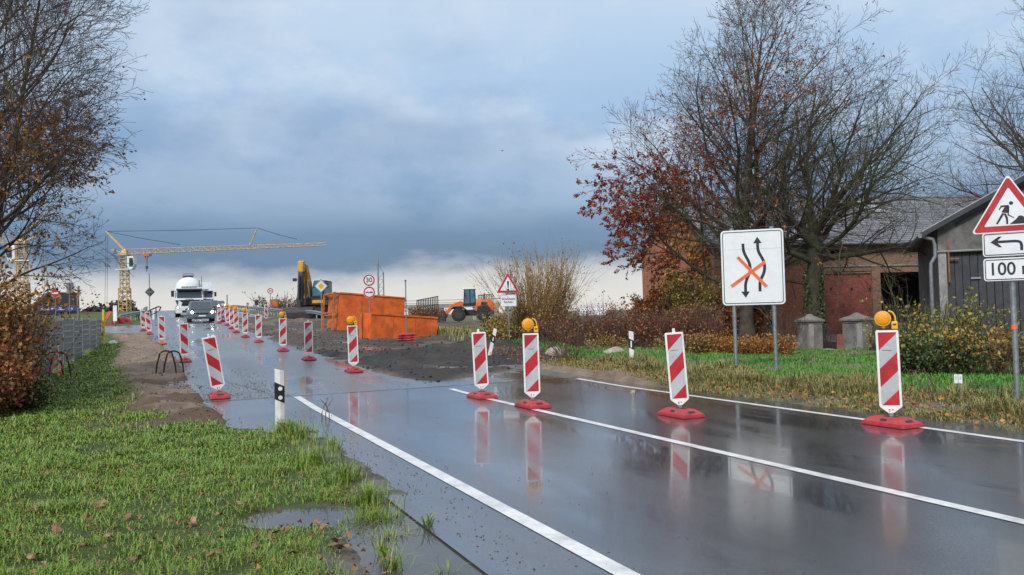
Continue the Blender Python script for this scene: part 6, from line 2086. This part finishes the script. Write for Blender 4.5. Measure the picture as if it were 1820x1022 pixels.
beacon(396, 571, False, False, 'farthest beacon overlapped by the lampless one right of the people carrier', .2, .0)
_p = on_ground(440, 80)
beacon(0, 0, True, False, 'far beacon standing at the start of the right-hand guardrail', .3, .0, p=_p)
_p = on_ground(473, 62)
beacon(0, 0, True, False, 'far beacon before the guardrail posts, beneath the small round sign', .3, .0, p=_p)
# the row on the left edge, stripes falling to the right
beacon(390, 707, True, False, 'big beacon leaning over to the left at the tarmac edge by the hoop stand', .0, -.16, .08)
beacon(329, 643, True, False, 'upright lampless beacon behind the leaning one on the left road edge', .03, -.03)
beacon(288, 611, True, False, 'left row beacon standing on a faded orange foot', .02, -.01, foot='rubber_orange')
beacon(266, 594, True, False, 'far left row beacon leaning to the left beside the junction', .02, -.10)
beacon(255, 588, True, False, 'last beacon of the left row, overlapped by the leaning one at the junction', .1, -.02)

# stacked spare feet with a thin pole
p = gp(723, 609)
for k in range(4):
    o = thing('foot_plate', ('lowest', 'second lowest', 'third', 'topmost')[k] + ' red foot plate of the stack before the orange box', 'foot plate', (p.x + .02 * (k % 2), p.y, p.z + .103 * k), face_cam(p, .05 * (k - 1)), 'stacked red foot plates')
    MB().add([(sx * a, sy * b_, z_) for a, b_, z_ in ((.40, .21, 0), (.39, .205, .05), (.33, .16, .1)) for sx, sy in ((-1, -1), (1, -1), (1, 1), (-1, 1))],
             [(0, 3, 2, 1), (8, 9, 10, 11)] + [(i, (i + 1) % 4, (i + 1) % 4 + 4, i + 4) for i in range(4)] + [(4 + i, 4 + (i + 1) % 4, 8 + (i + 1) % 4, 8 + i) for i in range(4)]).build('block', 'rubber_red', o, bevel=.012)
    for ax in (-.2, .2):
        MB().box((ax, -.209, .03), (.12, .012, .03)).build('grip_slot', 'blackp', o)
o = thing('thin_pole', 'thin upright pole stuck in the stack of red foot plates', 'pole', (p.x, p.y, p.z + .4), 0)
zt_ = zrel(o, 721, 498)
MB().tube([(0, 0, .0), (0, 0, zt_)], .024, 10).build('tube', 'galv_dull', o)
MB().box((0, 0, zt_ - .02), (.07, .07, .06)).box((0, 0, zt_ * .62), (.06, .06, .05)).build('clamp', 'darksteel', o)

# ------------------------------------------------------------------ guide posts
def guide_post(px, py, ptop, label, reflect, w=.12, yaw=0.0, lean=0.0):
    p = gp(px, py)
    o = thing('guide_post', label, 'guide post', (p.x, p.y, p.z - .02), face_cam(p, yaw), 'white roadside guide posts')
    h = zrel(o, px, ptop)
    sl = .035
    sec = [(-w / 2, -.035), (0, -.05), (w / 2, -.035), (w / 2, .035), (0, .06), (-w / 2, .035)]
    f = MB()
    n = len(sec)
    top = lambda x_: h - sl * (x_ / w + .5)
    f.add([(a, b_, 0) for a, b_ in sec] + [(a, b_, top(a)) for a, b_ in sec], [tuple(range(n)), tuple(range(n, 2 * n))] + [(i, (i + 1) % n, (i + 1) % n + n, i + n) for i in range(n)])
    f.build('post', 'white', o, bevel=.005)
    b0, b1 = (.19, .43)
    band = lambda x_, d: h - d - .06 * (x_ / w + .5)
    f = MB()
    q = [(-w / 2 - .002, -.0375), (0, -.0525), (w / 2 + .002, -.0375), (w / 2 + .002, .0375), (0, .0625), (-w / 2 - .002, .0375)]
    f.add([(a, b_, band(a, b1)) for a, b_ in q] + [(a, b_, band(a, b0)) for a, b_ in q], [(i, (i + 1) % n, (i + 1) % n + n, i + n) for i in range(n)])
    f.build('black_band', 'black', o)
    if reflect == 'round':
        for d in (.25, .375):
            MB().tube([(0.0, -.049, h - d - .03), (0, -.06, h - d - .03)], .029, 18).build('reflector', 'headlamp_glass', o)
    else:
        MB().box((.0, -.055, h - .34), (.032, .01, .17)).build('reflector', 'headlamp_glass', o)
    o.rotation_euler.y = lean
    return o


M['headlamp_glass'] = mat('white_reflector', (.75, .76, .78), .2, var=.1)
guide_post(498, 768, 655, 'near white guide post with black band and two round reflectors in the grass tuft', 'round', yaw=.2)
guide_post(1124, 656, 588, 'white guide post with single reflector on the right verge left of the arrow sign', 'bar', yaw=-.2)
p = gp(868, 640)
o = thing('guide_post', 'tip of a leaning white guide post behind the lampless centre line beacon', 'guide post', p, 0, 'white roadside guide posts', tilt=(.1, .25))
zt_ = zrel(o, 868, 582)
MB().prism([(-.055, 0), (.055, 0), (.055, zt_ - .03), (-.055, zt_)], -.04, .04).build('post', 'white', o, bevel=.006)
MB().prism([(-.057, zt_ - .42), (.057, zt_ - .46), (.057, zt_ - .24), (-.057, zt_ - .18)], -.042, .042).build('black_band', 'black', o)
MB().box((0, -.045, zt_ - .33), (.03, .01, .12)).build('reflector', 'headlamp_glass', o)
# small marker stake with two white plates
p = gp(1706, 716)
o = thing('marker_stake', 'short grey stake carrying two small white plates on the right verge', 'stake', p, face_cam(p, .1))
h = zrel(o, 1704, 666)
MB().tube([(0, .02, -.1), (0, .02, h)], .024, 8).build('stake', 'galv_dull', o)
for a in (-.03, .03):
    MB().box((a - .01, -.012, h - .065), (.055, .012, .14)).build('number_plate', 'sheet_white', o, bevel=.004)
    MB().box((a - .01, -.0195, h - .05), (.022, .002, .05)).build('faded_print', 'sheet_grey', o)

# ------------------------------------------------------------------ stones
def stone(px, py, s, label, seed, m_='stone'):
    p = gp(px, py)
    o = thing('field_stone', label, 'stone', (p.x, p.y, p.z - .03), seed * 1.3, 'field stones along the verge')
    import bmesh
    bm = bmesh.new()
    bmesh.ops.create_icosphere(bm, subdivisions=3, radius=1)
    for v in bm.verts:
        c = v.co
        k = .8 + .5 * float(fbm(c.x * 1.0 + seed, c.y + c.z * 1.7, seed, 1.1, 3))
        v.co = Vector((c.x * s[0] * k, c.y * s[1] * k, max(c.z, -.2) * s[2] * k + s[2] * .2))
    me = bpy.data.meshes.new('boulder')
    bm.to_mesh(me); bm.free()
    me.materials.append(M[m_])
    me.polygons.foreach_set('use_smooth', [True] * len(me.polygons))
    link('boulder', me, o)


stone(986, 632, (.42, .3, .26), 'pale stone left of the bare sapling under the willow', 1)
stone(1044, 622, (.42, .3, .30), 'grey stone below the foot of the willow bush right side', 2)
stone(1092, 630, (.45, .3, .22), 'flat brown stone left of the right-hand guide post', 3)
stone(1263, 628, (.30, .25, .22), 'tan stone on the lawn edge left of the arrow sign post', 4)
stone(1469, 627, (.42, .3, .16), 'pale flat stone at the foot of the iron gate', 5)
stone(1182, 629, (.18, .14, .14), 'small dark stone behind the leaning centre beacon', 6)
p = gp(200, 611)
o = thing('white_sack', 'small white crumpled sack lying on the soil bank by the yellow end post', 'sack', p, .4)
MB().add([(-.2, -.12, 0), (.2, -.1, 0), (.22, .12, 0), (-.18, .14, 0), (-.14, -.07, .12), (.1, -.06, .19), (.16, .06, .09), (-.1, .08, .14)], [(0, 3, 2, 1), (4, 5, 6, 7), (0, 1, 5, 4), (1, 2, 6, 5), (2, 3, 7, 6), (3, 0, 4, 7)]).build('sack', 'sheet_white', o, bevel=.03, smooth=True)
# bird against the clouds
q = at(893, 268, 120)
o = thing('flying_bird', 'tiny dark bird flying below the clouds in mid sky', 'bird', q, .6)
MB().add([(-.35, .05, .12), (0, -.1, 0), (0, .1, 0), (.35, .05, .1), (0, -.25, 0), (0, .28, .0), (0, 0, -.07), (0, 0, .06)], [(0, 1, 7), (0, 7, 2), (0, 2, 6), (0, 6, 1), (3, 7, 1), (3, 2, 7), (3, 6, 2), (3, 1, 6), (4, 1, 7), (4, 6, 1), (5, 7, 2), (5, 2, 6)]).build('body', 'blackp', o)

# ------------------------------------------------------------------ fallen leaves
rng = np.random.default_rng(12)
lv = bpy.data.meshes.new('leaf')
LG = 'brown leaves lying in the near grass'
spots = [(278, 970), (272, 885), (195, 968), (226, 930), (150, 985), (60, 998), (570, 945), (600, 972), (485, 962), (380, 1000), (60, 915), (305, 860), (130, 1010), (560, 940), (618, 958),
         (430, 905), (340, 940), (100, 950), (240, 1008), (455, 985), (520, 1000), (20, 960), (180, 905), (420, 860), (610, 985), (590, 990)]
def leaf_mesh(seed):
    r = np.random.default_rng(seed)
    out = []
    for k in range(14):
        a = 2 * math.pi * k / 14
        rr_ = (.05 if k % 2 else .032) * r.uniform(.8, 1.2)
        out.append((rr_ * 1.35 * math.cos(a), rr_ * math.sin(a), .018 * math.cos(2 * a + seed) + r.uniform(-.004, .004)))
    v = out + [(0, 0, .004)] + [(a, b_, c - .0015) for a, b_, c in out] + [(0, 0, .0025)]
    f = [(k, (k + 1) % 14, 14) for k in range(14)] + [(15 + (k + 1) % 14, 15 + k, 29) for k in range(14)]
    me = bpy.data.meshes.new('leaf')
    me.from_pydata(v, [], f)
    me.materials.append(M['leaf_fallen'])
    return me


M['leaf_fallen'] = mat('fallen_leaf', (.22, .10, .045), .5, var=.45, scale=12, col2=(.32, .17, .08))
meshes = [leaf_mesh(k) for k in range(5)]
for k, (px, py) in enumerate(spots):
    p = gp(px, py)
    o = link('fallen_leaf', meshes[k % 5])
    zg = float(ground_z(*[np.array([a]) for a in st(p.x, p.y)])[0][0])
    o.location = (p.x, p.y, max(zg, -.015) + .045)
    o.rotation_euler = (rng.normal() * .35, rng.normal() * .35, rng.uniform(0, 6.28))
    s_ = rng.uniform(.5, .95)
    o.scale = (s_, s_, s_)
    tag(o, 'single curled brown leaf lying in the near left grass', 'leaf', LG)
# the many small ones, too small to count
n = 2200
x, y = scatter(rng, n, 4.2, 22, -44, 0)
s_, t_ = st(x, y)
ok = (t_ < 1.8) & (t_ > -6)
x, y = x[ok], y[ok]
pos = np.stack([x, y, ground_z(*st(x, y))[0] + .03 + .03 * rng.random(len(x))], 1)
d = rng.normal(size=(len(x), 3)); d[:, 2] *= .25
v, q = leaves_np(pos, d, rng.uniform(.018, .055, len(x)), rng, wid=.7, fold=.5)
tag(np_mesh('leaf_litter', v, q, mats=('leaf_brn',)), kind='stuff')
n = 1500
s_, t_ = rng.uniform(4, 24, n), 9.3 + np.abs(rng.normal(size=n)) * 1.3
x, y = xy(s_, t_)
pos = np.stack([x, y, ground_z(s_, t_)[0] + .05 + .08 * rng.random(n)], 1)
d = rng.normal(size=(n, 3)); d[:, 2] *= .3
v, q = leaves_np(pos, d, rng.uniform(.04, .08, n), rng, wid=.7)
tag(np_mesh('leaf_litter', v, q, mats=('leaf_or',)), kind='stuff')
# grit and clods on the tarmac and in the dug-up lane
def grit(name, s_, t_, size, m_, dz=.0):
    n = len(s_)
    x, y = xy(s_, t_)
    z = np.maximum(ground_z(s_, t_)[0], base_st(s_, t_)) + dz
    c = np.stack([x, y, z], 1)
    o8 = np.array([(1, 0, 0), (0, 1, 0), (-1, 0, 0), (0, -1, 0), (0, 0, .8), (0, 0, -.5)])
    v = c[:, None] + o8[None] * (size[:, None, None] * rng.uniform(.6, 1.3, (n, 6, 1)))
    i = np.arange(n)[:, None, None] * 6
    t3 = np.array([(0, 1, 4), (1, 2, 4), (2, 3, 4), (3, 0, 4), (1, 0, 5), (2, 1, 5), (3, 2, 5), (0, 3, 5)])
    tag(np_mesh(name, v.reshape(-1, 3), None, (i + t3[None]).reshape(-1, 3), mats=(m_,)), kind='stuff')


n = 900
grit('road_grit', rng.uniform(3.5, 24, n), 1.95 + np.abs(rng.normal(size=n)) * .35, rng.uniform(.004, .011, n), 'soilheap', .004)
n = 700
grit('road_grit', rng.uniform(4, 22, n), rng.uniform(2, 9.3, n), rng.uniform(.004, .010, n), 'soilheap', .004)
n = 600
s_, t_ = 16.3 + 3.5 * rng.random(n) ** 1.6, .9 + 1.6 * rng.random(n) ** 1.5
grit('gravel', s_, t_, rng.uniform(.004, .014, n), 'soilheap', .004)
n = 3500
s_, t_ = 16 + 40 * rng.random(n) ** 1.5, rng.uniform(4.9, 12.5, n)
ok = dirt_mask(s_, t_) > .5
grit('soil_clods', s_[ok], t_[ok], (.010 + .05 * rng.random(ok.sum()) ** 4), 'dark_soil', .01)
n = 2500
s_, t_ = 12.5 + 34 * rng.random(n) ** 1.4, rng.uniform(-2, 1, n)
ok = sand_mask(s_, t_) > .6
grit('soil_clods', s_[ok], t_[ok], (.006 + .03 * rng.random(ok.sum()) ** 4), 'soilheap', .008)
